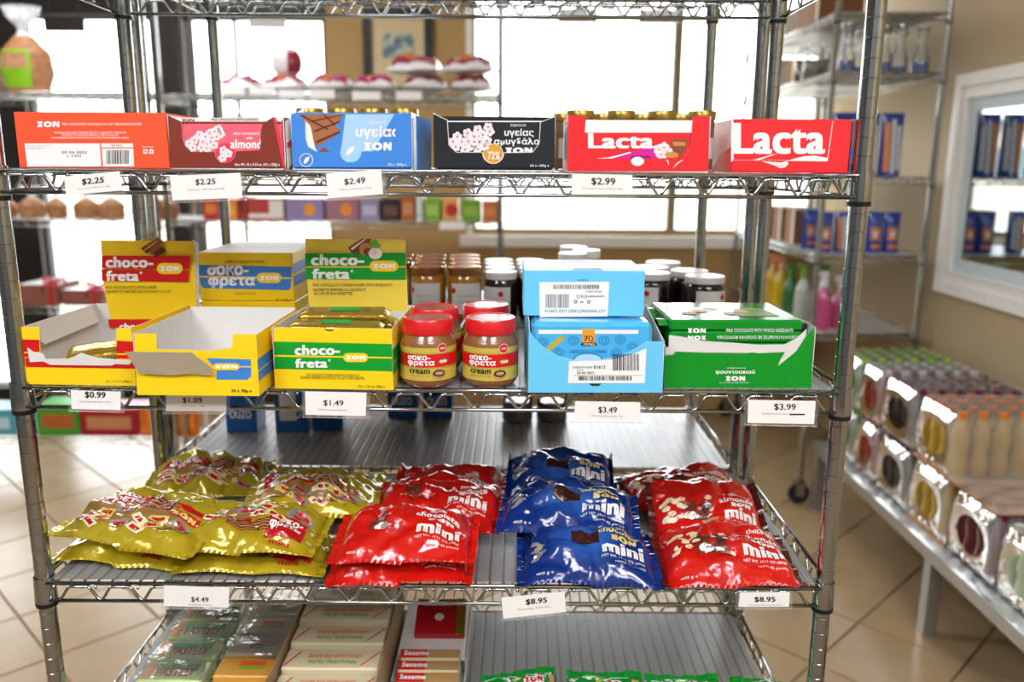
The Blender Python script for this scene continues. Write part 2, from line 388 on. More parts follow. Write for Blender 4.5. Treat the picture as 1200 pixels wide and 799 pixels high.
# ------------------------------------------------------------------ chrome wire racks
POSTM = {}
def post_mesh(H, fine, mt, r=.0127):
    k = (round(H, 3), fine, r)
    if k in POSTM: return POSTM[k]
    m = MB(); pr = [(0, 0), (r, 0)]
    if fine:
        z = .02
        while z < H-.02:
            pr += [(r, z-.0011), (r-.0006, z-.0005), (r-.0006, z+.0005), (r, z+.0011)]; z += .0254
    pr += [(r, H-.004), (r-.003, H), (0, H)]
    m.lathe(pr, 16 if fine else 10, mt)
    POSTM[k] = m.mesh('post', True, auto=.5); return POSTM[k]
HT = .0285
def rack(name, label, cx, y0, W, D, levels, ztop, fine=True, liners=(), mt=None, rz=0, zb=.0, wave=.0635, pitch=.021, linermat=None, caster=False):
    mt = mt or CHROME
    root = thing(name, label, 'shelving rack', (cx, y0, 0), (0, 0, rz))
    xs = (-W/2, W/2); ys = (0, D); pz = .11 if caster else .02
    pm = post_mesh(ztop-pz, fine, mt)
    for x in xs:
        for y in ys:
            p = inst('post', pm, root, (x, y, pz))
            if caster:
                c = MB(); c.tube([(0, -.009, -.062), (0, .009, -.062)], .048, 16, RUBBER); c.build('caster_wheel', p)
                c = MB(); c.box(-.02, .02, -.022, -.016, -.07, -.004, mt).box(-.02, .02, .016, .022, -.07, -.004, mt).box(-.02, .02, -.022, .022, -.01, 0, mt); c.build('caster_fork', p)
            else:
                c = MB(); c.lathe([(0, -.02), (.016, -.02), (.016, -.012), (.006, -.009), (.006, 0)], 12, RUBBER); c.build('leveling_foot', p)
    n1, n2 = (8, 6) if fine else (6, 4)
    cm = MB().lathe([(.0129, .007), (.0150, .007), (.0162, -.030), (.0158, -.034), (.0129, -.034)], 20 if fine else 10, mt).mesh('corner_collar', True, auto=.6)
    sm = MB().lathe([(.0128, -.034), (.0165, -.034), (.0160, -.0405), (.0128, -.0405)], 20 if fine else 10, BLACKP).mesh('split_sleeve', True, auto=.6)
    x0, x1, fy, by = -W/2, W/2, -.010, D+.010
    for li, z in enumerate(levels):
        s = MB()
        for zz, r in ((0, .0033), (-HT, .0029)):
            s.tube([(x0, fy, zz), (x1, fy, zz)], r, n1, mt).tube([(x0, by, zz), (x1, by, zz)], r, n1, mt)
            s.tube([(x0-.010, 0, zz), (x0-.010, D, zz)], r, n1, mt).tube([(x1+.010, 0, zz), (x1+.010, D, zz)], r, n1, mt)
        sh = s.build('wire_shelf', root, True, (0, 0, z))
        for x in xs:
            for y in ys:
                inst('corner_collar', cm, sh, (x, y, 0)); inst('split_sleeve', sm, sh, (x, y, 0))
        fr = ((0, 0), (.05, .06), (.10, .25), (.2, .72), (.25, .92), (.30, 1), (.70, 1), (.75, .92), (.80, .72), (.9, .25), (.95, .06))
        def snake(a, bnd, fixed, axis):
            L = bnd-a-.05; n = max(1, round(L/wave)); p = L/n; pts = []
            for k in range(n):
                for t, zz in fr:
                    v = a+.025+(k+t-.0)*p; z2 = -HT+.002+(HT-.0075)*zz
                    pts.append((v, fixed, z2) if axis == 0 else (fixed, v, z2))
            e = bnd-.025; pts.append((e, fixed, -HT+.002) if axis == 0 else (fixed, e, -HT+.002))
            MB().tube(pts, .0023 if fine else .0022, n2, mt).build('truss_wire', sh, True)
        snake(x0, x1, fy, 0); snake(x0, x1, by, 0); snake(0, D, x0-.010, 1); snake(0, D, x1+.010, 1)
        d = MB(); n = int((W-.04)/pitch)
        for k in range(n+1):
            x = x0+.02+(W-.04)*k/n
            if fine: d.tube([(x, fy-.0035, -.0072), (x, fy-.003, -.0045), (x, fy+.006, .0004), (x, by-.006, .0004), (x, by+.003, -.0045), (x, by+.0035, -.0072)], .0019, 5, mt)
            else: d.tube([(x, fy, -.002), (x, by, -.002)], .0018, 3, mt)
        for k in (1, 2): d.tube([(x0, D*k/3, -.006), (x1, D*k/3, -.006)], .0025, 5, mt)
        d.build('deck_wires', sh, True)['kind'] = 'stuff'
        if li in liners:
            MB().box(x0+.012, x1-.012, -.002, D+.002, 0.0024, .0036, linermat).build('shelf_liner', sh)
    return root
def liner_mat(name, col, col2, opac, pitch):
    """translucent plastic sheet: darker, bumped lines run front to back at the wire pitch"""
    m = bpy.data.materials.new(name); m.use_nodes = True; nt = m.node_tree; N = nt.nodes; L = nt.links
    b = N['Principled BSDF']
    tc = N.new('ShaderNodeTexCoord'); n = N.new('ShaderNodeTexNoise'); n.inputs['Scale'].default_value = 9; n.inputs['Detail'].default_value = 4
    L.new(tc.outputs['Object'], n.inputs['Vector']); r = N.new('ShaderNodeMapRange'); r.inputs['To Min'].default_value = .22; r.inputs['To Max'].default_value = .40
    L.new(n.outputs['Fac'], r.inputs['Value']); L.new(r.outputs[0], b.inputs['Roughness'])
    sx = N.new('ShaderNodeSeparateXYZ'); L.new(tc.outputs['Object'], sx.inputs[0])
    w = N.new('ShaderNodeMath'); w.operation = 'PINGPONG'; w.inputs[1].default_value = pitch/2; L.new(sx.outputs[0], w.inputs[0])
    q = N.new('ShaderNodeMapRange'); q.inputs['From Min'].default_value = .0008; q.inputs['From Max'].default_value = .0030; L.new(w.outputs[0], q.inputs['Value'])
    mc = N.new('ShaderNodeMix'); mc.data_type = 'RGBA'; mc.inputs[6].default_value = lin(col2); mc.inputs[7].default_value = lin(col)  # darker lines in the colour at the wire pitch
    L.new(q.outputs[0], mc.inputs[0]); L.new(mc.outputs[2], b.inputs['Base Color'])
    bp = N.new('ShaderNodeBump'); bp.inputs['Strength'].default_value = .25; bp.inputs['Distance'].default_value = .001; L.new(q.outputs[0], bp.inputs['Height']); L.new(bp.outputs[0], b.inputs['Normal'])
    t = N.new('ShaderNodeBsdfTransparent'); t.inputs[0].default_value = (.9, .9, .88, 1); mx = N.new('ShaderNodeMixShader'); mx.inputs[0].default_value = opac
    L.new(t.outputs[0], mx.inputs[1]); L.new(b.outputs[0], mx.inputs[2]); L.new(mx.outputs[0], N['Material Output'].inputs[0]); return m
LINER = liner_mat('grey_shelf_liner', '#959492', '#6e6b66', .88, .021)
LINER2 = liner_mat('far_shelf_liner', '#c9c8c4', '#9a978f', .93, .03)
Z1 = 1.487; LV = [Z1+.3048*k for k in (1, 0, -1, -2, -3)]
rack('shelving_rack', 'chrome wire shelving rack in front, holding the chocolate displays', 0, 0, 1.185, .434, LV, 2.0, True, (2, 3, 4), linermat=LINER)
rack('shelving_rack', 'chrome wire rack back to back behind the front one, with jars', -.008, .492, 1.185, .434, [1.868]+LV[1:], 2.0, True, (2, 3), linermat=LINER)
YA = 2.7
rack('shelving_rack', 'far chrome rack under the left windows with bagged pastries', -2.25, YA, 1.47, .434, (1.80, 1.235, .83, .185), 2.25, False, (0, 1), CHROME2, wave=.07, pitch=.03, linermat=LINER2)
rack('shelving_rack', 'far chrome rack before the picture, with red and white sacks', -.705, YA, 1.52, .434, (1.80, 1.235, .83, .185), 2.25, False, (0, 1), CHROME2, wave=.07, pitch=.03, linermat=LINER2)
rack('shelving_rack', 'tall chrome rack end-on along the right wall with glass bottles', 1.645, 2.4, .45, 1.33, (2.105, 1.875, 1.455, 1.128, .79), 2.3, False, (0, 1, 2, 3, 4), CHROME2, wave=.07, pitch=.03, caster=True, linermat=LINER2)
# ------------------------------------------------------------------ cartons on the front rack
def C(name, col, rough=.42, **k): return mat('card_'+name, col, rough=rough, noise_amt=.035, nscale=45, **k)
WHITE = C('white', '#f2f1ee'); INK = C('ink', '#22201f', .6); GREYI = C('grey_ink', '#7d7c7a', .6); INNER = C('inner', '#d9d6d0', .8)
ORANGE = C('orange', '#f0562c'); BROWN = C('brown', '#82301d'); PINK = C('pink', '#ec6577'); PINKR = C('pink_red', '#e8364e')
BLUE = C('blue', '#3f87dc'); BLUEP = C('pale_blue', '#a8d2f4'); NAVY = C('navy', '#1f4f9c'); BLACK = C('black', '#24272b', .33); GOLD = C('gold', '#e2a02c')
LRED = C('lacta_red', '#ea2b31', .33); MAG = C('magenta', '#d6189e'); CHOC = C('choc', '#8a4b2c'); CHOCD = C('choc_dark', '#5c2a1c'); ALM = C('almond', '#c98a4a')
YEL = C('yellow', '#f9d117', .36); RED = C('red', '#cf1518', .36); SBLUE = C('soko_blue', '#3f82d0', .36); GRN = C('green', '#079a2c', .36); YELL = C('lemon', '#fbdc52', .36)
CYAN = C('cyan', '#6cc9f2', .38); CYAND = C('cyan_dark', '#1e86be', .38); DGRN = C('deep_green', '#0a8f22', .33); FLAPCARD = C('flap_tone', '#b3a58f', .85)
PETAL = C('petal', '#f6ecee'); PETALR = C('petal_red', '#9c2f3c'); LEAF = C('leaf', '#6fb52c')
ZD1 = LV[1]+.0036; ZD2 = LV[2]+.0038; ZD3 = LV[3]+.0038; ZD4 = LV[4]+.0038

def base(name, label, cat, BL, BR, zd, Y=None, lift=0, group=None):
    if Y is None: A = atz(BL[0], BL[1], zd); B = atz(BR[0], BR[1], zd)
    else: A = aty(BL[0], BL[1], Y); B = aty(BR[0], BR[1], Y)
    r = thing(name, label, cat, (A.x, A.y, zd+lift), (0, 0, math.atan2(B.y-A.y, B.x-A.x)), group)
    r.rotation_euler.z = max(-.06, min(.06, r.rotation_euler.z))
    return r, math.hypot(B.x-A.x, B.y-A.y), Face(r)
def closed_box(r, w, d, h, side, top, front=None, name='carton', back=None, b=.0012):
    m = MB(); front = front or side
    m.poly([(0, 0, 0), (w, 0, 0), (w, 0, h), (0, 0, h)], front); m.poly([(w, d, 0), (0, d, 0), (0, d, h), (w, d, h)], back or side)
    m.poly([(0, d, 0), (0, 0, 0), (0, 0, h), (0, d, h)], side); m.poly([(w, 0, 0), (w, d, 0), (w, d, h), (w, 0, h)], side)
    m.poly([(0, 0, h), (w, 0, h), (w, d, h), (0, d, h)], top); m.poly([(0, d, 0), (w, d, 0), (w, 0, 0), (0, 0, 0)], side)
    o = m.build(name, r, weld=True)
    bm = bmesh.new(); bm.from_mesh(o.data); bmesh.ops.bevel(bm, geom=list(bm.edges), offset=b, segments=1, affect='EDGES'); bm.to_mesh(o.data); bm.free()
    return o
def tray(r, F, cut, w, d, h, outer, inner, hl=None, hr=None, hb=None, name='display_carton', sidem=None, t=.0011):
    """open counter carton: front panel from a measured outline, two sides, back and floor"""
    m = MB(); pts = [F.pt(*p) for p in cut]
    pts = [Vector((min(max(p.x, 0), w), 0, max(p.z, 0))) for p in pts]
    m.prism(pts, (0, t, 0), outer, inner)
    hl = hl or (h, h); hr = hr or (h, h); hb = hb or h; s = sidem or outer
    m.prism([(0, d, 0), (0, t, 0), (0, t, hl[0]), (0, d, hl[1])], (t, 0, 0), s, inner)
    m.prism([(w, t, 0), (w, d, 0), (w, d, hr[1]), (w, t, hr[0])], (-t, 0, 0), s, inner)
    m.prism([(w-t, d, 0), (t, d, 0), (t, d, hb), (w-t, d, hb)], (0, -t, 0), outer, inner)
    m.box(t, w-t, t, d-t, 0, t, inner)
    return m.build(name, r)
def hgt(F, px, py): return F.p(px, py)[1]
def arc(cx, cy, r, a0, a1, n=8, ry=None): return [(cx+r*math.cos(a0+(a1-a0)*k/n), cy-(ry or r)*math.sin(a0+(a1-a0)*k/n)) for k in range(n+1)]
def art(r, name, fn):
    m = MB(); fn(m); return m.build(name, r)

# --- top shelf in view -------------------------------------------------------
YS = .004
# orange milk chocolate carton, closed
r, w, F = base('chocolate_carton', 'closed orange chocolate carton with barcode panel, leftmost on the upper shelf', 'carton', (23, 198), (199, 198), ZD1, YS)
h = hgt(F, 100, 131.5); closed_box(r, w, .115, h, ORANGE, WHITE, ORANGE)
def f(m):
    F.poly(m, [(29, 168), (117, 168), (119, 195), (32, 195)], WHITE); F.poly(m, [(118.5, 168), (156, 168), (157.3, 195), (121, 195)], WHITE)
    F.rect(m, 119, 172.6, 156.3, 173.8, ORANGE, 2); F.rect(m, 168, 175, 173, 180.2, WHITE); F.rect(m, 175, 175, 180, 180.2, WHITE)
    F.disc(m, 170.5, 177.5, 1.3, ORANGE, 2, 8); F.rect(m, 176.8, 176.5, 178.4, 178.8, ORANGE, 2)
art(r, 'label_panel', f)
def f(m):
    F.ion(m, (44, 142.3, 70, 149), WHITE); F.text(m, 'MILK CHOCOLATE | CHOCOLAT AU LAIT | MILCHSCHOKOLADE', (73, 144, 166, 147.6), WHITE)
    for k, (x0, x1) in enumerate(((64, 148), (73, 139), (61, 151))): F.text(m, ('PACKED FOR AND DISTRIBUTED BY A SELECTED IMPORTER', 'PRODUCT OF GREECE, STORE IN A COOL DRY PLACE', 'INGREDIENTS AND NUTRITION FACTS ON INDIVIDUAL BARS')[k], (x0, 154.2+k*3, x1, 156.6+k*3), WHITE, bold=0)
    F.text(m, '09 04 2023', (72.5, 177, 102, 180), GREYI); F.text(m, 'L 7302', (79, 181.4, 96, 184), GREYI); F.text(m, 'BB 2023', (131, 169.4, 143, 171.4), GREYI)
    for k in range(3): F.text(m, 'Net weight 1000 g, ten bars', (32, 170+k*2, 60-k*5, 171.4+k*2), GREYI, bold=0)
    F.text(m, 'RECYCLE', (167, 171.3, 180, 173.2), WHITE)
art(r, 'lettering', f)
art(r, 'barcode', lambda m: F.barcode(m, 125, 176, 152, 192, INK, 2, 3))

def bars(n, label, w, d0, h, root, mtop, face, fn, mfn, group, y=.003):
    """chocolate bars standing in a display carton; only the front one shows its face"""
    out = []
    for k in range(n):
        loc = root.matrix_basis @ Vector((.003, y+k*.0112, .0016))
        b = thing('chocolate_bar', label if k == 0 else label.replace('standing in front in', 'hidden behind the front one in'), 'chocolate bar', loc, tuple(root.rotation_euler), group)
        closed_box(b, w-.006, .0105, h, face, mtop, face, 'wrapper', b=.002)
        out.append(b)
    FB = Face(out[0]); m = MB(); fn(m, FB); m.build('printed_artwork', out[0]); m = MB(); mfn(m, FB); m.build('lettering', out[0]); return out

# brown almond display
r, w, F = base('display_carton', 'open brown display carton with pink almond blossom print on the upper shelf', 'carton', (200, 196.6), (335, 196.4), ZD1, YS)
h = hgt(F, 196.5, 135)
cut = [(200, 196.6), (335, 196.4), (321, 136.5), (308, 145), (306, 152), (305.5, 168), (304, 176), (277, 177.3)] + arc(264, 179, 12.2, 0, -PI, 10) + [(251.5, 178), (224.5, 178), (217, 171), (213.5, 160), (212.5, 142.5), (196.5, 135)]
tray(r, F, cut, w, .115, h, BROWN, WHITE, hl=(h, h), hr=(h*.98, h*.98), hb=h)
m = MB(); m.prism([(w-.014, -.0004, h*.97), (w-.003, -.0004, 0), (w, -.0004, 0), (w-.010, -.0004, h*.97)], (0, .0003, 0), PINKR); m.build('edge_stripe', r)
m = MB(); m.prism([(w+.0008, .004, h*.9), (w+.0008, .11, h*1.25), (w+.0008, .11, h*.5), (w+.0008, .004, 0)], (.0008, 0, 0), WHITE); m.prism([(w+.0017, .004, h*.40), (w+.0017, .004, h*.5), (w+.0017, .11, h*.8), (w+.0017, .11, h*.66)], (.0002, 0, 0), PINKR); m.build('side_flap', r)
def a1(m, B):
    B.rect(m, 200, 138, 330, 142.5, WHITE); B.rect(m, 200, 142.8, 330, 145, BROWN); B.rect(m, 200, 145.2, 330, 189, PINK)
    B.disc(m, 264, 179, 11.5, PINKR, 1.5)
    B.blossoms(m, [(222, 168), (228, 164), (226, 173), (234, 158), (238, 166), (241, 160), (246, 156), (247, 166), (243, 174), (252, 154), (256, 151), (254, 160), (251, 170), (236, 173), (259, 157), (262, 176), (268, 180), (261, 185)], 4.6, PETAL, PETALR)
def a2(m, B):
    B.text(m, 'MILK CHOCOLATE', (274, 155, 304, 158), WHITE); B.text(m, 'with', (288.5, 160, 296, 163.2), WHITE); B.text(m, 'almonds', (270, 163.5, 312, 174), WHITE, bold=.04)
    B.text(m, 'ION', (214, 139, 228, 142.4), BROWN, bold=.05); B.text(m, 'MILK CHOCOLATE WITH ALMONDS', (248, 138.4, 303, 141.6), BROWN)
bars(2, 'pink almond milk chocolate bar standing in front in the brown display', w, .011, h*.93, r, WHITE, PINK, a1, a2, 'almond milk chocolate bars')
art(r, 'lettering', lambda m: F.text(m, 'Net Wt. 10 x 3.53 oz. (10 x 100g) e', (275.5, 191, 328, 195.4), WHITE))

# blue display
r, w, F = base('display_carton', 'open blue display carton of dark chocolate beside the brown one', 'carton', (343, 196), (483, 196), ZD1, YS)
h = hgt(F, 483, 131)
cut = [(343, 196), (483, 196), (483.5, 131), (466, 138.5), (464, 142), (463.5, 170), (458, 177)] + [(424, 177.5)] + arc(411, 178, 12.5, 0, -PI, 10) + [(398, 178), (369, 178), (361, 172), (358, 162), (357.5, 141), (341, 133)]
tray(r, F, cut, w, .115, h, BLUE, WHITE, hl=(h*.97, h*.97), hr=(h, h), sidem=WHITE)
m = MB(); m.prism([(w+.0004, .012, .002), (w+.0004, .055, .002), (w+.0004, .055, h*.95), (w+.0004, .012, h*.9)], (.0002, 0, 0), NAVY); m.build('side_panel', r)
m = MB(); m.prism([(w+.004, .02, 0), (w+.016, .09, 0), (w+.018, .09, h*.92), (w+.004, .02, h*.95)], (.001, 0, 0), WHITE, BLUE); m.build('side_flap', r)
def a1(m, B):
    B.poly(m, [(398, 190), (430, 190), (462, 134), (405, 134)], BLUEP, .6)
    B.poly(m, [(350, 134), (402, 134), (399, 141), (392, 146), (398, 152), (398, 156), (372, 172), (366, 165), (364, 150)], C('milk_choc', '#a9683c'), 1)
    for q_ in ([(352, 136), (384, 152.5), (385, 151), (354, 134.5)], [(366, 143), (402, 135), (402, 134), (364, 141.5)], [(369, 155), (399, 143), (398, 141.5), (368, 153)], [(371, 168), (399, 155.5), (398, 153.5), (370, 165.5)], [(378, 134), (392, 147), (393.5, 146), (380, 134)]): B.poly(m, q_, CHOCD, 1.6)
    B.poly(m, [(357, 140), (364, 148), (369, 172), (372, 178), (358, 170)], WHITE, 1.4); B.poly(m, [(372, 178), (380, 172), (387, 178)], CHOC, 1.5)
    B.disc(m, 411, 177, 12, BLUEP, 1.6, hole=.72); B.poly(m, [(405, 180), (409, 173), (416, 171), (414, 177), (408, 182)], WHITE, 1.6)
def a2(m, B):
    B.text(m, 'ΣΟΚΟΛΑΤΑ', (431.5, 142, 452, 145.2), WHITE); B.text(m, 'υγείας', (417, 147.5, 468, 163.5), WHITE, bold=.04); B.ion(m, (427, 166.8, 459, 176.2), WHITE)
bars(2, 'blue dark chocolate bar standing in front in the blue display', w, .011, h*.96, r, BLUE, BLUE, a1, a2, 'dark chocolate bars')
def f(m): F.disc(m, 359, 187.5, 8, WHITE, 1, hole=.9); F.poly(m, [(355.5, 190.5), (358, 185), (363, 183), (361.5, 188.5), (357.5, 192)], WHITE, 1); F.text(m, '10 x 100g e', (455, 191.3, 476.5, 195.2), WHITE)
art(r, 'lettering', f)

# black display
r, w, F = base('display_carton', 'open black display carton of almond dark chocolate, centre of the upper shelf', 'carton', (508.5, 196.5), (650, 196.5), ZD1, YS)
h = hgt(F, 508, 132.5)
bump = arc(578, 179, 12.3, 0, -PI, 10)
inner_edge = [(650.5, 136), (633, 143), (631.5, 168), (624, 178), (591, 178.5)] + bump + [(565, 178), (535, 178), (526.5, 170), (524.5, 140.5), (507.5, 132.5)]
tray(r, F, [(508.5, 196.5), (650, 196.5)] + inner_edge, w, .115, h, BLACK, WHITE, hl=(h, h*.95), hr=(h*.95, h*.9))
m = MB()
for a, b in zip(inner_edge[:-1], inner_edge[1:]):
    dx, dy = b[0]-a[0], b[1]-a[1]; l = math.hypot(dx, dy); nx, ny = -dy/l*.7, dx/l*.7
    F.poly(m, [a, b, (b[0]-nx, b[1]-ny), (a[0]-nx, a[1]-ny)], WHITE, 1)
m.build('white_edge', r)
def a1(m, B):
    B.rect(m, 520, 141.6, 636, 143, WHITE)
    B.blossoms(m, [(531, 166), (536, 160), (534, 172), (541, 166), (545, 175), (548, 156), (549, 165), (553, 171), (556, 160), (560, 152), (562, 166), (566, 158), (568, 171), (572, 149), (574, 154), (560, 175), (571, 165)], 5.2, PETAL, PETALR)
    B.disc(m, 578, 180, 11.2, GOLD, 1.5); B.disc(m, 578, 180, 11.8, WHITE, 1.4, hole=.94)
def a2(m, B):
    B.text(m, 'ΣΟΚΟΛΑΤΑ', (598, 145.3, 616.5, 148.2), WHITE); B.text(m, 'υγείας', (591, 150.8, 625.5, 161.3), WHITE, bold=.03); B.text(m, 'αμυγδάλο', (579, 161.5, 631.5, 171.3), WHITE, bold=.03); B.ion(m, (592.5, 172.8, 624, 180), WHITE)
    B.text(m, '72%', (571.5, 177.6, 586, 187), WHITE, lay=4, bold=.03)
bars(2, 'black almond dark chocolate bar standing in front in the black display', w, .011, h*.93, r, BLACK, BLACK, a1, a2, 'almond dark chocolate bars')
art(r, 'lettering', lambda m: F.text(m, '10 x 100g e', (621.5, 192.6, 643.5, 196), WHITE))

# red displays
def lacta_swoosh(m, B, x, y, s):
    pts = [(x, y)] + [(x+s*(10+k*6), y-s*(2.2*math.sin(k*.42)+.3*k)) for k in range(9)]
    back = [(x+s*(10+k*6), y-s*(.2*k)+.6) for k in range(8, -1, -1)]
    B.poly(m, pts+back, WHITE, 1.3)
r, w, F = base('display_carton', 'open red display carton with a bitten chocolate and almond picture', 'carton', (665, 200.5), (830, 200.5), ZD1, YS)
h = hgt(F, 664.5, 135)
cut = [(665, 200.5), (830, 200.5), (832, 136.5), (812, 136), (811, 150), (810.5, 168), (806, 180), (803, 185)] + [(756, 185.8)] + arc(747, 186, 8.6, 0, -PI, 8) + [(738, 185.8), (691, 185.5), (688, 174), (684.8, 160), (686.8, 136), (664.5, 135)]
tray(r, F, cut, w, .115, h, LRED, WHITE, hl=(h, h*.97), hr=(h, h))
m = MB(); m.poly([(-.0003, .015, h*.22), (-.0003, .075, h*.22), (-.0003, .08, h*.88), (-.0003, .012, h*.88)], WHITE); m.build('side_panel', r)
def a1(m, B):
    B.rect(m, 680, 141, 815, 155.4, WHITE)
    B.poly(m, [(716, 185.5), (735, 181), (752, 174.5), (770, 173), (776, 177), (768, 186)], MAG, 1); B.poly(m, [(692, 186), (713, 184.5), (738, 178), (740, 179), (715, 186.3)], WHITE, 1.2)
    B.blossoms(m, [(772, 175), (778, 173), (782, 178), (775, 181)], 6, PETAL, GOLD); B.poly(m, [(785, 163), (805, 163.5), (804, 175), (797, 185), (793, 178), (787, 175)], CHOC, 2.6); B.poly(m, [(788, 166), (803, 166.4), (803, 171), (789, 171)], ALM, 3)
    B.disc(m, 787, 181.5, 8, ALM, 3.2, ry=3.6)
def a2(m, B): B.text(m, 'Lacta', (689, 156, 766, 174), WHITE, bold=.045); B.text(m, 'αμύγδαλο', (739, 181.6, 763, 186), INK, lay=4)
bars(2, 'red almond milk chocolate bar standing in front in the red display', w, .011, h*.88, r, WHITE, LRED, a1, a2, 'red almond chocolate bars')
def f(m): F.disc(m, 747, 189, 7.6, WHITE, 1, ry=5.4)
art(r, 'tab', f)
def f(m):
    F.poly(m, [(780, 186.5), (782, 189), (783, 193), (784, 193), (782.8, 188)], WHITE, 1); F.poly(m, [(788, 197.5), (793, 191), (800, 187), (800, 188), (794, 192)], WHITE, 1)
art(r, 'printed_artwork', f)

r, w, F = base('display_carton', 'closed red display carton with large white lettering, rightmost on the upper shelf', 'carton', (856.5, 203), (993.5, 203.5), ZD1, YS)
h = hgt(F, 930, 139.5); closed_box(r, w, .115, h, LRED, WHITE, LRED)
m = MB(); m.poly([(-.0004, .11, h*.98), (-.0004, .11, h*.08), (-.0004, .06, h*.35), (-.0004, .002, h*.5), (-.0004, .002, h*.98)], WHITE); m.build('side_panel', r)
def f(m):
    F.poly(m, [(856.8, 160), (857.6, 139), (859.5, 139), (859.5, 187), (857, 190), (856.6, 189)], WHITE)
    for k in range(30): F.rect(m, 860+k*3.6, 187.4, 861.8+k*3.6, 188, WHITE, 1)
    F.poly(m, [(975.5, 142), (976.3, 142), (970, 188), (969.2, 188)], WHITE)
    F.poly(m, [(922, 188.6), (930, 186), (942, 183), (955, 182.2), (970, 185), (969.4, 189)], WHITE); F.poly(m, [(880, 188), (905, 181), (911, 180), (889, 187.6)], WHITE)
    F.poly(m, [(893, 189), (915, 190.4), (922, 188.6), (924, 192)] + [(920, 196), (914, 197), (908, 194)], WHITE)
art(r, 'printed_artwork', f)
def f(m): F.text(m, 'Lacta', (859.5, 144, 966.5, 180.5), WHITE, bold=.04); F.text(m, 'γάλα', (909, 192.6, 919, 195.6), LRED, lay=3, bold=0)
art(r, 'lettering', f)
# slim carton squeezed in beside the post
A = aty(996, 203, YS); B = aty(1003, 203, YS)
r = thing('slim_carton', 'slim silver and blue carton squeezed between red carton and post', 'carton', (A.x, YS+.004, ZD1)); SILV = mat('silver_foil', '#c9cdd0', rough=.25, metal=.6)
closed_box(r, .0085, .10, .072, SILV, WHITE, SILV); FF = Face(r); art(r, 'printed_panel', lambda m: (FF.rect(m, 996.2, 192, 1000.5, 202, NAVY), FF.rect(m, 996.2, 176, 1000.5, 184, SBLUE)))

# --- middle shelf ------------------------------------------------------------
def snack_logo(m, B, band, l1, l2, pill, bx, b1, b2, b3, b4, ltype='ION', lay=1, tilt=0):
    """two colour bands with two lines of white lettering and the yellow wordmark pill"""
    x0, x1 = bx
    B.poly(m, [(x0[1], b2+tilt*.0), (x1[1], b2+tilt), (x1[0], b1+tilt), (x0[0], b1)], band, lay); B.poly(m, [(x0[2], b4), (x1[2], b4+tilt), (x1[1], b3+tilt), (x0[1], b3)], band, lay)
def pill(m, B, x0, y0, x1, y1, mt=None, lay=2):
    rr = (y1-y0)/2; cy = (y0+y1)/2
    B.poly(m, arc(x0+rr, cy, rr, PI/2, 3*PI/2, 6)+arc(x1-rr, cy, rr, -PI/2, PI/2, 6), mt or YEL, lay); B.ion(m, (x0+rr*.7, cy-rr*.45, x1-rr*.6, cy+rr*.45), WHITE, lay+1)
def header(r, w, h, y, zb, name='header_card', colour=YEL, lean=.0, bow=.006, bow_side=.01):
    m = MB(); nu, nv = 10, 8
    def fn(u, v): return (u*w + (bow_side*math.sin(PI*v)*(-.6 if u < .3 else 0)*(1-u/.3) if u < .3 else 0), y+lean*v - bow*math.sin(PI*v), zb+v*(h-zb))
    m.grid(fn, nu, nv, colour); m.grid(lambda u, v: Vector(fn(1-u, v))+Vector((0, .0012, 0)), nu, nv, INNER)
    m.grid(lambda u, v: Vector(fn(1, v))+Vector((0, .0012*u, 0)), 1, nv, INNER); m.grid(lambda u, v: Vector(fn(u, 1))+Vector((0, .0012*v, 0)), nu, 1, INNER)
    return m.build(name, r, True)

# red wafer display, torn open, with header card
r, w, F = base('wafer_display', 'torn open yellow and red wafer display carton with tall header card', 'carton', (32, 450), (159.5, 452), ZD2)
hB = hgt(F, 25, 383); d = .205
cut = [(32, 450), (159.5, 452), (156.5, 384.5), (136.3, 384.5), (137, 421), (128, 421), (112, 419), (96, 414), (80, 420), (52, 421), (47.5, 418), (46, 383), (25, 383)]
tray(r, F, cut, w, d, hB, YEL, INNER, hl=(hB, hB))
def f(m):
    F.poly(m, [(28.5, 418), (47, 419), (46.3, 398), (26.7, 397.5)], RED); F.poly(m, [(137, 420), (158.2, 420.5), (157.2, 400), (136.6, 399)], RED)
    F.rect(m, 28, 412.2, 47, 413.6, YEL, 2); F.rect(m, 137, 414, 158, 415.6, YEL, 2)
    F.poly(m, [(30.8, 430), (158.7, 432), (158.4, 424.5), (29.2, 419)], RED)
art(r, 'color_band', f)
def f(m):
    P = [(33, 407), (40, 412), (52, 414), (54, 420), (80, 421), (96, 413), (110, 418), (130, 420), (155, 423), (152, 427), (136, 426), (132, 428), (60, 427), (52, 423), (36, 424)]
    m.prism([F.pt(a, b, 3) for a, b in P], (0, -.0012, 0), INNER)
art(r, 'torn_edge', f)
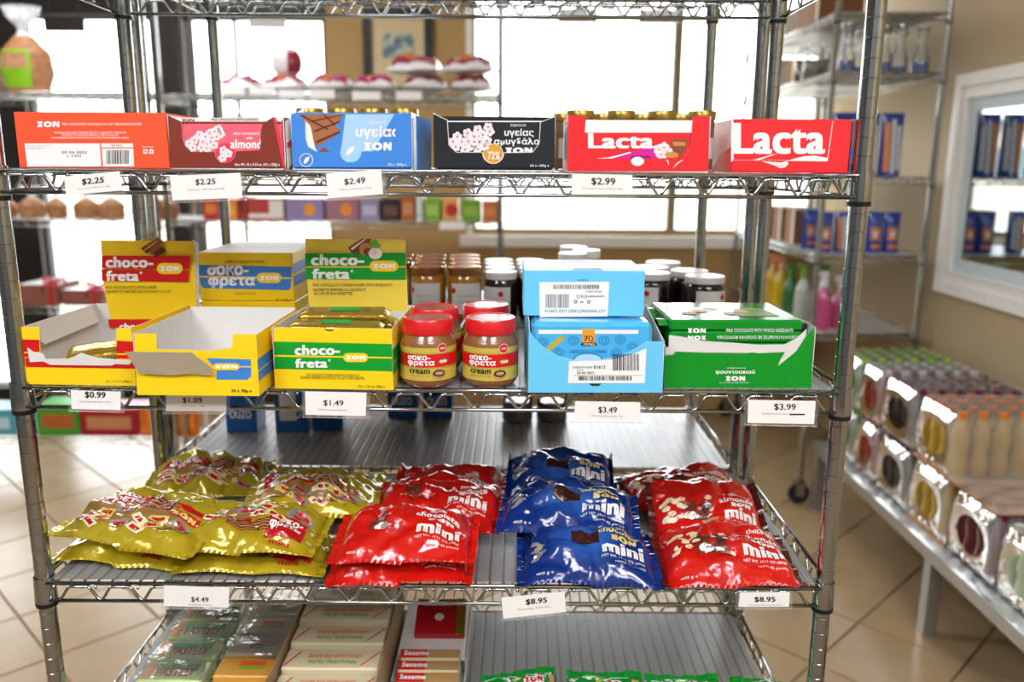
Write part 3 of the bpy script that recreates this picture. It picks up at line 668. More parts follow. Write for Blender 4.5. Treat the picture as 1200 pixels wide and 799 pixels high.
# folded inner flap along the left wall
m = MB(); m.prism([(.001, .01, hB*.99), (.001, .185, hB*.99), (.012, .185, hB*.68), (.012, .03, hB*.62)], (.001, 0, 0), INNER); m.build('inner_flap', r)
yb = .207; F2 = Face(r, yb)
hz = hgt(F2, 170, 282); xh0 = F2.p(118, 283)[0]; xh1 = F2.p(227, 281)[0]
m = MB(); nv = 10
def hx(v): return math.sin(PI*v)*.010
def fn(u, v): return (xh0 + (.014*(1-v)**2)*(1-u) - hx(v)*.15*(1-u) + u*(xh1-xh0), yb-.006*math.sin(PI*min(1, v*1.1)), .02+v*(hz-.02))
m.grid(fn, 8, nv, YEL); m.grid(lambda u, v: Vector(fn(1-u, v))+Vector((0, .0012, 0)), 8, nv, INNER); m.grid(lambda u, v: Vector(fn(1, v))+Vector((0, .0012*u, 0)), 1, nv, INNER); m.grid(lambda u, v: Vector(fn(u, 1))+Vector((0, .0012*v, 0)), 8, 1, INNER)
hd = m.build('header_card', r, True)
FL = Face(r, yb+.004)
m = MB(); m.prism([FL.pt(a, b) for a, b in ((222, 366), (233.5, 357), (232, 285), (226, 281))], (0, .001, 0), WHITE); m.build('side_flap', r)
F3 = Face(r, yb-.0075)
def f(m):
    F3.poly(m, [(119, 313.5), (222, 315), (223, 299.5), (120, 299.5)], RED); F3.poly(m, [(119.5, 329), (221, 330.5), (222, 316.5), (119, 315.2)], RED)
    F3.poly(m, [(128.5, 384), (180, 384), (184, 374), (126.5, 374)], RED)
    for k, (x, y, c) in enumerate(((165, 291, CHOCD), (171, 287, CHOC), (183, 293, CHOC), (187, 296, CHOCD))):
        F3.poly(m, [(x, y), (x+14, y-9), (x+21, y-4), (x+7, y+6)] if k < 2 else [(x-5, y+6), (x-7, y), (x+4, y-7), (x+8, y-2)], c, 2+k*.5)
    F3.poly(m, [(168, 293), (184, 281.5), (185, 283), (169, 295)], ALM, 5)
    pill(m, F3, 184, 308, 214.5, 321)
art(hd, 'printed_artwork', f)
def f(m):
    F3.text(m, 'choco-', (124, 300.5, 180, 313.5), WHITE, bold=.05); F3.text(m, 'freta', (124.5, 317, 163, 329.3), WHITE, bold=.05); F3.text(m, '°', (164, 318, 167, 321), WHITE)
    F3.text(m, 'MILK CHOCOLATE COVERED WAFER', (124.5, 335, 184, 338.2), INK, bold=0); F3.text(m, 'GAUFRETTE ENROBEE DE CHOCOLAT AU LAIT', (124.5, 339.8, 201, 343), INK, bold=0)
    F3.text(m, 'choco-', (140, 378.5, 176, 386), WHITE, bold=.05)
art(hd, 'lettering', f)
art(r, 'lettering', lambda m: F.text(m, '20 x 1.34 oz. (38g) e', (124, 445.3, 154.5, 448.4), INK, bold=0))

# blue wafer display tray, front flap folded out
r, w, F = base('wafer_display', 'empty yellow and blue wafer display carton with front flap folded out over the edge', 'carton', (161, 462.7), (304, 464), ZD2)
hB = hgt(F, 157.5, 391); d = .205
cut = [(161, 462.7), (304, 464), (301.8, 391.5), (273, 391.2), (272, 407), (250, 411), (183.6, 409), (183.2, 391), (157.3, 390.8)]
tray(r, F, cut, w, d, hB, YEL, INNER, hb=hB*1.03)
def f(m):
    F.poly(m, [(254, 444.8), (290, 444.8), (294.5, 441), (294.5, 432), (294, 421), (242, 419.5), (249, 428), (254, 434)], SBLUE); F.rect(m, 252, 429, 294.6, 430.2, YEL, 2)
    pill(m, F, 250, 425.5, 281, 433.5, lay=3)
art(r, 'color_band', f)
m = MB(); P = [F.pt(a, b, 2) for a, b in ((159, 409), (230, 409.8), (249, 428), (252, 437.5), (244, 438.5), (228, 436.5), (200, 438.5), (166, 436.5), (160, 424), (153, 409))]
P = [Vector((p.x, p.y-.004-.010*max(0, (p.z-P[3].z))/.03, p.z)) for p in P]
m.prism(P, (0, -.0008, 0), FLAPCARD); m.build('folded_flap', r)  # flap card in a darker tone than the carton's inner card
def f(m): F.text(m, '20 x 38g e', (271, 456, 295, 460.3), INK, bold=.03)
art(r, 'lettering', f)
m = MB()
for zz0, zz1, c in ((.42, .60, SBLUE), (.24, .40, SBLUE)): m.poly([(w+.0004, .0, hB*zz0), (w+.0004, .15, hB*zz0), (w+.0004, .15, hB*zz1), (w+.0004, 0, hB*zz1)], c)
m.build('side_band', r)
# closed blue wafer cartons stacked behind it
locs = aty(235, 352, .225); wS = aty(345, 352, .225).x-locs.x
rl = thing('wafer_carton', 'closed yellow wafer carton under the other one behind the empty display', 'carton', (locs.x+.002, .222, ZD2)); hL = locs.z-ZD2-.0006
closed_box(rl, wS, .2, hL, YEL, YEL)
art(rl, 'color_band', lambda m: (Face(rl).rect(m, 236, 378, 340, 392, SBLUE), Face(rl).rect(m, 236, 394, 340, 408, SBLUE)))
r = thing('wafer_carton', 'closed yellow and blue wafer carton with top whitened for window glare, behind the empty display', 'carton', (locs.x, .225, locs.z)); F = Face(r)
h = hgt(F, 290, 296); closed_box(r, wS, .2, h, YEL, WHITE)  # white top colour stands for window light blowing out the yellow
def f(m):
    F.poly(m, [(233.5, 323), (341.5, 325), (341.8, 312.5), (232.5, 310.2)], SBLUE); F.poly(m, [(239, 337.5), (338, 340), (341, 336), (341.5, 326.8), (233.5, 325), (236, 335)], SBLUE); pill(m, F, 301, 319.5, 330, 331.5)
art(r, 'color_band', f)
def f(m):
    F.text(m, 'σοκο-', (243, 311, 291.5, 322.3), WHITE, bold=.05); F.text(m, 'φρετα', (244, 325, 299, 337.6), WHITE, bold=.05); F.text(m, 'ΓΚΟΦΡΕΤΑ ΣΟΚΟΛΑΤΑΣ ΓΑΛΑΚΤΟΣ', (264, 305, 310, 308), INK, bold=0); F.text(m, '20 x 38g e', (323, 349.5, 341.5, 353), INK, bold=0); F.text(m, 'Προϊόν Ελλάδας', (276, 342.5, 300, 345), INK, bold=0)
art(r, 'lettering', f)
m = MB(); m.poly([(wS+.0004, 0, h*.3), (wS+.0004, .2, h*.3), (wS+.0004, .2, h*.52), (wS+.0004, 0, h*.52)], SBLUE); m.poly([(wS+.0004, 0, h*.56), (wS+.0004, .2, h*.56), (wS+.0004, .2, h*.78), (wS+.0004, 0, h*.78)], SBLUE); m.build('side_band', r)

# green wafer display with header card
r, w, F = base('wafer_display', 'yellow and green wafer display carton with upright header card and gold packs', 'carton', (322, 455), (461, 457), ZD2)
hB = hgt(F, 320.5, 383.5); d = .2
cut = [(322, 455), (461, 457), (458.5, 385), (396, 384.5)] + arc(386, 384, 7, 0, -PI, 6, 4.5) + [(377, 384), (320.5, 383.5)]
tray(r, F, cut, w, d, hB, YEL, INNER)
def f(m):
    F.poly(m, [(321.5, 415.5), (459.6, 418.2), (459.1, 403), (321, 400)], GRN); F.poly(m, [(321.8, 432), (460, 435), (459.7, 420), (321.6, 417.8)], GRN); pill(m, F, 402.5, 413.5, 431.5, 424)
art(r, 'color_band', f)
def f(m):
    F.text(m, 'choco-', (345.5, 404, 398.5, 416), WHITE, bold=.05); F.text(m, 'freta', (346, 420, 384, 430.8), WHITE, bold=.05); F.text(m, '°', (385, 420.5, 387.5, 423.5), WHITE)
    F.text(m, 'MILK CHOCOLATE COVERED WAFER WITH HAZELNUTS', (359, 437.3, 421, 440.4), INK, bold=0, tilt=1); F.text(m, 'GAUFRETTE ENROBEE DE CHOCOLAT AU LAIT ET AUX NOISETTES', (352, 440.6, 427, 443.8), INK, bold=0, tilt=1); F.text(m, '20 x 1.34 oz. (38g) e', (420, 451, 451, 455), INK, bold=0)
art(r, 'lettering', f)
m = MB()
for a, b in ((.66, .44), (.42, .24)): m.poly([(w+.0004, 0, hB*b), (w+.0004, d, hB*b), (w+.0004, d, hB*a), (w+.0004, 0, hB*a)], GRN)
m.build('side_band', r)
yb = d+.002; F2 = Face(r, yb); xa = F2.p(357.5, 281)[0]; xb = F2.p(475, 279)[0]; hz = hgt(F2, 400, 280); zl = .03
m = MB(); fn = lambda u, v: (xa+.004*(1-v)+u*(xb-xa), yb-.004*math.sin(PI*v), zl+v*(hz-zl))
m.grid(fn, 6, 6, YELL); m.grid(lambda u, v: Vector(fn(1-u, v))+Vector((0, .0012, 0)), 6, 6, INNER); m.grid(lambda u, v: Vector(fn(1, v))+Vector((0, .0012*u, 0)), 1, 6, INNER); m.grid(lambda u, v: Vector(fn(u, 1))+Vector((0, .0012*v, 0)), 6, 1, INNER)
hd = m.build('header_card', r, True); F3 = Face(r, yb-.0052)
def f(m):
    F3.poly(m, [(358, 311.5), (475.5, 311), (475.3, 296), (357.6, 297)], GRN); F3.poly(m, [(358.3, 327), (475.6, 327.3), (475.5, 313.5), (358, 313.6)], GRN); pill(m, F3, 433, 305.5, 467, 318)
    F3.poly(m, [(408, 290), (424, 279.6), (437, 279.5), (420, 296), (413, 297)], CHOC, 2); F3.poly(m, [(411, 291), (427, 280), (429, 280), (413, 293)], PETAL, 2.4)
    F3.disc(m, 428, 292, 7, ALM, 2.8, ry=7.5); F3.disc(m, 431, 295, 5, CHOC, 3.2); F3.poly(m, [(433, 283), (440, 280), (446, 287), (443, 292), (436, 290)], LEAF, 2.8); F3.disc(m, 440, 297, 8, PETAL, 3.6, ry=6.6); F3.disc(m, 440, 296, 2, YEL, 4.2)
art(hd, 'printed_artwork', f)
def f(m):
    F3.text(m, 'choco-', (364.5, 297.5, 427, 311), WHITE, bold=.05); F3.text(m, 'freta', (366, 314.5, 410, 327), WHITE, bold=.05); F3.text(m, '°', (411, 316, 414, 319), WHITE)
    F3.text(m, 'MILK CHOCOLATE COVERED WAFER WITH HAZELNUTS', (367, 332, 459.5, 335.4), INK, bold=0); F3.text(m, 'GAUFRETTE ENROBEE AU CHOCOLAT', (367, 337.6, 429, 341), INK, bold=0); F3.text(m, 'AU LAIT ET AUX NOISETTES', (368, 342.2, 413, 345.4), INK, bold=0)
art(hd, 'lettering', f)

# light blue cookie cartons
r, w, F = base('cookie_display', 'light blue cookie display carton with scooped front showing a wrapped pack', 'carton', (619, 460), (776.3, 460), ZD2)
hB = hgt(F, 616.3, 377); d = .15
cut = [(619, 460), (776.3, 460), (777.5, 400.5), (758, 400), (748, 407), (735, 413), (718, 419), (700, 422), (687, 422.7), (670, 421.5), (655, 417.5), (640, 409), (628, 398), (620, 386), (616.3, 377)]
tray(r, F, cut, w, d, hB, CYAN, WHITE, hl=(hB, hB), hr=(hgt(F, 777, 400.5), hB), hb=hB)
def f(m): F.poly(m, [(665.5, 448.8), (755.5, 448.8), (757.5, 408), (740, 415.5), (718, 420.8), (700, 422.6), (667, 423)], WHITE, 1)
art(r, 'label_sticker', f)
def f(m):
    F.barcode(m, 718, 414.5, 750, 434, INK, 2, 11); F.barcode(m, 678, 440.5, 740, 445.5, INK, 2, 12); F.text(m, '20 04 2023', (676, 435.3, 696, 438.2), INK); F.text(m, 'COOKIES WITH CREAM', (671, 429, 694, 431.4), GREYI); F.text(m, 'E1612', (696, 428, 709.5, 431.8), INK); F.text(m, 'LOT', (676, 432.4, 684, 434.2), GREYI); F.rect(m, 672, 439.4, 753, 439.8, GREYI, 2)
    F.poly(m, [(690, 449.2), (705, 449.2), (701.5, 452), (693.5, 452)], INK, 2)
art(r, 'lettering', f)
# wrapped pack inside
pk = thing('cookie_pack', 'blue printed film cookie pack with gold seal inside the scooped carton', 'snack pack', r.matrix_basis @ Vector((.004, .006, .0016)), tuple(r.rotation_euler))
FILMB = mat('blue_film', '#4cb4ea', rough=.16, coat=.6, bump=.35, bscale=55, bdist=.003)
closed_box(pk, w-.02, .05, hB*.965, FILMB, FILMB, name='wrapper', b=.006); FP = Face(pk)
def f(m):
    FP.rect(m, 631, 386.5, 748, 391, PETAL, 1)
    FP.poly(m, [(637, 410), (643, 413), (663, 396), (657, 393)], C('olive_gold', '#b7ad4a'), 1.4)
    for x, y in ((636, 401), (672, 399), (708, 399), (727, 398), (741, 406), (655, 413), (722, 414)):
        FP.disc(m, x, y, 6.5, CYAND, 1.3, hole=.82, n=14, ry=5.5); FP.disc(m, x, y, 3.4, CYAND, 1.3, hole=.6, n=10)
    FP.disc(m, 689, 421, 18, CYAND, 1.6, hole=.92, ry=8); FP.disc(m, 689, 421, 15, BLUEP, 1.5, ry=6)
    FP.rect(m, 682.5, 385, 697, 401, GOLD, 2); FP.poly(m, [(680, 404), (682, 401), (698, 401), (700, 404), (697, 405), (683, 405)], CHOCD, 2.4); FP.disc(m, 692.5, 396, 2.6, YELL, 3)
art(pk, 'printed_artwork', f)
def f(m): FP.text(m, '70', (684, 393, 695, 399.6), CHOC, lay=4, bold=.03); FP.text(m, 'CHOCOLATE COOKIES', (667, 409.5, 711, 413.5), CYAND, lay=3); FP.text(m, 'ΕΠΕΤΕΙΟΣ', (684, 402, 697, 404.4), WHITE, lay=4)
art(pk, 'lettering', f)
A = aty(613, 375, .012); B = aty(754, 375, .012)
r = thing('cookie_carton', 'closed light blue cookie carton with upside-down label, on top of the scooped one', 'carton', (A.x, .012, ZD2+hB+.0004)); w = B.x-A.x; F = Face(r)
h = hgt(F, 680, 317); closed_box(r, w, .14, h, CYAN, WHITE)  # top coloured white as if washed out by the window light
def f(m): F.poly(m, [(632.5, 371.5), (712, 370.5), (714, 330), (632, 330.5)], WHITE)
art(r, 'label_sticker', f)
def f(m):
    F.barcode(m, 648, 333.5, 702, 338.5, GREYI, 2, 21); F.barcode(m, 639.5, 344.8, 667.5, 360.5, GREYI, 2, 22); F.text(m, 'LOT MANUFACTURED 15:03 150421A', (638, 362.5, 709, 366), GREYI, flip=True, bold=.01); F.text(m, 'E1612', (675.5, 345.5, 687.5, 349.4), GREYI, flip=True); F.text(m, '20.04.2023', (687, 340.5, 705, 342.5), GREYI, flip=True); F.text(m, 'COOKIES WITH CREAM', (689.5, 346, 709, 348), GREYI, flip=True)
    F.disc(m, 674.5, 353.6, 2.2, INK, 2, hole=.55, n=8); F.disc(m, 690, 353.6, 2.2, INK, 2, hole=.55, n=8); F.rect(m, 680, 353.4, 683.5, 354.6, INK, 2); F.text(m, 'TOP', (677, 327, 691, 328.6), CYAND, flip=True)
art(r, 'lettering', f)
def f(m): F.poly(m, [(665, 317.3), (711, 317.3), (707, 313.5), (669, 313.5)], CYAND, -.5)
m = MB(); m.poly([(w*.40, .004, h+.0004), (w*.66, .004, h+.0004), (w*.64, .03, h+.0004), (w*.42, .03, h+.0004)], CYAND); m.build('top_slot', r)

# green hazelnut display
r, w, F = base('display_carton', 'torn green hazelnut chocolate carton with bars lying in it, by the right post', 'carton', (778, 454), (951, 454.3), ZD2, )
hB = hgt(F, 953.5, 383.5); d = .19; hf = hgt(F, 860, 412.6)
cut = [(778, 454), (951, 454.3), (953.5, 383), (945, 393), (933, 411.5), (912, 428.5), (914, 422), (920, 412.5), (889, 414), (886, 413), (878, 413), (876, 414), (840, 414), (828, 413.5), (792, 412), (789, 416), (779, 416.5), (778.5, 407)]
tray(r, F, cut, w, d, hB, DGRN, INNER, hl=(hgt(F, 778.5, 407), hB), hr=(hB, hB), hb=hB)
m = MB(); P = [(779.5, 407.5), (784, 407), (784.5, 393), (800, 395), (825, 400), (860, 402), (890, 404.5), (920, 404), (934, 397), (946, 386), (943, 410), (936, 412), (930, 420), (913, 428.6), (914.5, 421), (921, 412.4), (889, 414), (828, 413.2), (792, 412), (788.5, 416), (779.5, 416.2)]
m.prism([F.pt(a, b, 2)+Vector((0, .003, 0)) for a, b in P], (0, .0012, 0), INNER); m.build('torn_edge', r)
def f(m): F.text(m, 'φουντουκιού', (838.5, 433, 884.5, 438.8), WHITE, bold=.03); F.ion(m, (850.5, 440.6, 873, 446), WHITE); F.text(m, 'ΣΟΚΟΛΑΤΑ', (852, 430.2, 873.5, 431.8), WHITE, bold=0); F.text(m, 'με ολόκληρα φουντούκια', (843, 447.2, 878, 449.2), WHITE, bold=0)
art(r, 'lettering', f)
WRG = mat('green_wrapper', '#0c8a24', rough=.2, coat=.5, bump=.3, bscale=40, bdist=.002)
zb_ = [.0016]
def hazel(k, z, label, flip):
    b = thing('chocolate_bar', label, 'chocolate bar', r.matrix_basis @ Vector((.008, .008+.002*k, z)), tuple(r.rotation_euler), 'green hazelnut chocolate bars')
    closed_box(b, w-.022, .155, .0165, WRG, WRG, name='wrapper', b=.003); return b
z = .0016; hz_top = hgt(F, 850, 377)
n = max(2, int((hz_top-.0016)/.0172))
for k in range(n):
    b = hazel(k, hz_top-.0170*(n-k)+.0002, 'green wrapped hazelnut bar lying %s in the torn green carton' % (('topmost', 'second from the top', 'third from the top', 'fourth from the top', 'fifth from the top', 'sixth from the top', 'seventh from the top')[n-1-k]), False)
    FB = Face(b)
    if k == n-1:
        def f(m): FB.ion(m, (806, 384.5, 827, 390), WHITE); FB.text(m, 'MILK CHOCOLATE WITH WHOLE HAZELNUTS', (851, 384.8, 929, 388.8), WHITE, bold=.01)
        art(b, 'lettering', f)
        m = MB(); tw = w-.022
        m.poly([(.04, .06, .0169), (tw*.5, .06, .0169), (tw*.48, .10, .0169), (.05, .11, .0169)], PETAL); m.poly([(tw*.55, .03, .0170), (tw*.88, .03, .0170), (tw*.83, .10, .0170), (tw*.6, .09, .0170)], C('nut_pic', '#7d9a5c'));  # pale panel is window glare painted on the wrapper, green one is print
        for q_ in range(6): m.lathe([(0, .0174), (.012, .0174)], 10, (CHOC, ALM, LEAF)[q_ % 3], (tw*(.2+.11*q_), .05+.02*(q_ % 3), 0))
        m.build('printed_artwork', b)
        m = MB(); m.grid(lambda u, v: (-.014+u*.016, .01+v*.135, .006+.006*math.sin(9*v)), 3, 20, WRG); m.build('crimped_end', b, True); m = MB(); m.grid(lambda u, v: (tw-.002+u*.012, .01+v*.135, .006+.005*math.sin(11*v+1)), 3, 20, WRG); m.build('crimped_end', b, True)
    if k == n-2:
        def f(m): FB.ion(m, (806, 393.2, 827, 398), WHITE, flip=True); FB.text(m, 'ΣΟΚΟΛΑΤΑ ΓΑΛΑΚΤΟΣ ΜΕ ΟΛΟΚΛΗΡΑ ΦΟΥΝΤΟΥΚΙΑ', (840, 393, 935, 397), WHITE, flip=True, bold=.01)
        art(b, 'lettering', f)

# gold wafer packs lying in the yellow displays
GOLDF = mat('gold_foil', '#b89a3a', rough=.22, metal=.75, bump=.6, bscale=60, bdist=.003)
def wafer_pack(label, loc, rot, L=.125, Wd=.032, Hh=.014, extra=None):
    t = thing('wafer_pack', label, 'wafer', loc, rot, 'gold wafer packs'); m = MB()
    def fn(u, v):
        a = 2*PI*v; x = (u-.5)*L; e = min(1, (1-abs(2*u-1))*9); e = max(e, .08)
        return (x, Wd/2*math.cos(a)*(.85+.15*e), Hh/2+Hh/2*math.sin(a)*e*abs(math.sin(a))**-.4 if abs(math.sin(a)) > .02 else Hh/2)
    m.grid(fn, 26, 16, GOLDF); m.build('wrapper', t, True)
    m = MB(); m.grid(lambda u, v: (-.02+.045*u, -.010+.02*v, Hh+.0006-.001*abs(v-.5)), 4, 2, extra or GRN); m.build('printed_panel', t); return t
# ------------------------------------------------------------------ price tags on the shelf edges
CARD = mat('tag_card', '#f1efe9', rough=.6, noise_amt=.02); SLEEVE = film('tag_sleeve', '#ffffff', opacity=.06, gloss=.3, rough=.1)
def price_tag(price, sub, label, quad, tb, zd, sb=None, bold=.02, extra=None):
    (x0, y0), (x1, y1), (x2, y2), (x3, y3) = quad; Y = -.0195
    c = aty((x0+x1)/2, (y0+y1)/2, Y)
    t = thing('price_tag', label, 'price tag', c); F = Face(t)
    m = MB(); P = [F.pt(*p) for p in ((x3, y3), (x2, y2), (x1, y1), (x0, y0))]; m.prism(P, (0, .0005, 0), CARD); m.build('card', t)
    m = MB(); P = [F.pt(*p) for p in ((x3-4, y3+3.5), (x2+4, y2+3.5), (x1+4, y1-.5), (x0-4, y0-.5))]; m.prism([p+Vector((0, .0010, 0)) for p in P], (0, .0004, 0), SLEEVE)
    m.tube([P[0]+Vector((0, .001, .001)), P[1]+Vector((0, .001, .001))], .0011, 5, SLEEVE)
    m.box(P[3].x+.004, P[2].x-.004, .0014, .0022, min(P[3].z, P[2].z)-.004, min(P[3].z, P[2].z)-.001, SLEEVE); m.build('plastic_sleeve', t)
    m = MB(); s = (y1-y0)/(x1-x0)*(tb[2]-tb[0]); F.text(m, price, tb, INK, 1, bold=bold, tilt=s)
    sb = sb or ((x0+x1)/2-17, tb[3]+2, (x0+x1)/2+17, tb[3]+4.6); F.text(m, sub, sb, GREYI, 1, bold=0, tilt=(y1-y0)/(x1-x0)*(sb[2]-sb[0])); 
    if extra: F.rect(m, *extra, INK, 1)
    m.build('lettering', t)
T = price_tag
T('$2.25', 'Chocolate, ION milk 100g', 'price tag reading $2.25 tilted under the orange carton', ((75, 207), (140, 200.5), (143.5, 223), (77.5, 229)), (96, 209.6, 122, 217.6), ZD1, (91, 220.8, 129, 223), bold=.035)
T('$2.25', 'Chocolate, ION almond 100g', 'price tag reading $2.25 under the brown almond display', ((199, 206), (281.5, 202.5), (284, 231.5), (202, 235)), (229, 210, 252.5, 217.8), ZD1, (220, 221.5, 263, 224.3))
T('$2.49', 'ION dark chocolate 100g', 'price tag reading $2.49 under the blue display', ((382, 203.5), (446.5, 198.5), (449, 227.5), (384.5, 232.5)), (403.5, 209.5, 428, 217.5), ZD1, (398, 221.5, 435, 224))
T('$2.99', 'Chocolate, Lacta almond 100g', 'price tag reading $2.99 under the red almond display', ((670.5, 203.5), (741, 205), (741, 228), (670, 228)), (693, 208, 721, 217.4), ZD1, (682, 219.4, 730, 222))
T('$0.99', 'Chocofreta, ION choc 1.34oz', 'price tag reading $0.99 under the torn red wafer display', ((83, 457.3), (141.5, 459), (141, 480.5), (84, 479)), (99.5, 458.4, 124, 466.8), ZD2, (92.5, 468.8, 130, 471.4), bold=.035)
T('$1.09', 'Sokofreta 38g', 'price tag reading $1.09 half hidden under the overhanging blue wafer display', ((194.5, 463), (265, 463.5), (265, 482), (194.5, 481.5)), (214, 465.5, 237, 472.6), ZD2, (213, 474.6, 240, 476.6))
T('$1.49', 'ION chocofreta hazelnut', 'price tag reading $1.49 under the green wafer display', ((357.5, 458.5), (429.5, 460), (428.5, 487.5), (358, 486)), (379, 468.5, 402.5, 476), ZD2, (373, 478.6, 407, 480.8))
T('$3.49', 'ION chocolate cookies 1.94g', 'price tag reading $3.49 under the light blue cookie carton', ((674, 470), (750.5, 471.5), (750, 492.5), (673, 491)), (701, 476.4, 723, 484.4), ZD2, (693, 486, 730, 488.4))
T('$3.99', 'CHOCOLATE, ION', 'price tag reading $3.99 under the green hazelnut carton', ((877, 468.5), (956, 470), (954, 497), (876, 495.5)), (907, 472.6, 932.5, 481), ZD2, (893, 483.4, 923, 485.8), extra=(925, 484.6, 943, 486.4))
T('$4.49', 'Sokofreta minis', 'price tag reading $4.49 under the gold bags', ((192, 686), (268.5, 688.5), (268, 712), (192, 710)), (224, 699, 244.5, 705.6), ZD3, (221, 707, 248, 709))
T('$8.95', 'Chocolate, ION mini', 'tilted price tag reading $8.95 under the blue bags', ((587.5, 700.5), (661.5, 693), (663.5, 717), (590, 725)), (616, 702, 641, 709.4), ZD3, (606, 713, 645, 715.4), bold=.035)
T('$8.95', 'Chocolate, ION almond mini', 'price tag reading $8.95 under the right red bags beside the post', ((867, 694), (925.5, 694), (924.5, 711), (865.5, 711)), (884, 699, 908.5, 705.8), ZD3, (876, 708, 916, 709.8), bold=.035)
# tags on the far edge of the rack behind, seen from the back against the windows
for k, (x0, x1, y0, y1, lab) in enumerate(((56, 97, 18, 34, 'tag back hanging top left against the bright window'), (291, 335, 18, 32, 'tag back hanging over the round sack on the far rack'), (655, 699, 13, 26, 'tag back hanging above the red almond display'), (750, 795, 14, 27, 'rightmost tag back hanging against the bright window'))):
    if k == 0: continue
    c = aty((x0+x1)/2, y0, .94); e = aty(x1, y1, .94); t = thing('price_tag', lab, 'price tag', c); hw_ = e.x-c.x
    MB().box(-hw_, hw_, 0, .0006, e.z-c.z, .004, CARD).build('card', t); MB().box(-hw_-.004, hw_+.004, -.0012, -.0008, e.z-c.z-.004, .006, SLEEVE).build('plastic_sleeve', t)
# ------------------------------------------------------------------ pillow bags
def bagmat(name, col, rough=.17, metal=.0, bump=.55, bscale=30):
    return mat('bag_'+name, col, rough=rough, metal=metal, coat=.7, noise_amt=.10, nscale=14, bump=bump, bscale=bscale, bdist=.009)
BGOLD = bagmat('gold', '#b8a11f', .17, .25); BRED = bagmat('red', '#c8170f', .18); BBLUE = bagmat('blue', '#0d2f78', .17); BGREEN = bagmat('green', '#0d7d27', .2); BDARK = bagmat('seal_brown', '#4a1513', .3)
def radial_print(m, c0, c1):
    """printed soft round colour blend in the middle of the bag"""
    nt = m.node_tree; N = nt.nodes; L = nt.links; b = N['Principled BSDF']; tc = N.new('ShaderNodeTexCoord'); mp = N.new('ShaderNodeMapping'); mp.inputs['Location'].default_value = (.04, .14, 0); mp.inputs['Scale'].default_value = (16, 20, 0)
    L.new(tc.outputs['Object'], mp.inputs['Vector']); le = N.new('ShaderNodeVectorMath'); le.operation = 'LENGTH'; L.new(mp.outputs[0], le.inputs[0])
    r = N.new('ShaderNodeMapRange'); r.interpolation_type = 'SMOOTHSTEP'; r.inputs['From Min'].default_value = .1; r.inputs['From Max'].default_value = 1.15; L.new(le.outputs['Value'], r.inputs['Value'])
    mx = N.new('ShaderNodeMix'); mx.data_type = 'RGBA'; mx.inputs[6].default_value = lin(c1); mx.inputs[7].default_value = lin(c0); L.new(r.outputs[0], mx.inputs[0]); L.new(mx.outputs[2], b.inputs['Base Color'])
radial_print(BBLUE, '#0b2c74', '#2f62b4')
def prn(name, col, rough=.22, metal=0): return mat('bagprint_'+name, col, rough=rough, metal=metal, coat=.6, noise_amt=.08, nscale=30, bump=.4, bscale=30, bdist=.004)
PW = prn('white', '#ece9e2'); PR = prn('red', '#b5161b'); PBR = prn('brown', '#6b2c1c'); PCH = prn('choc', '#3a1a12'); PTAN = prn('tan', '#c08d55'); PGL = prn('gold', '#d8c26a'); PSIL = prn('silver', '#d9d6cf', .12, .7); PLB = prn('light_blue', '#2a58a6'); PCR = prn('cream', '#e8d9b0'); PLG = prn('lime', '#9cc53a')

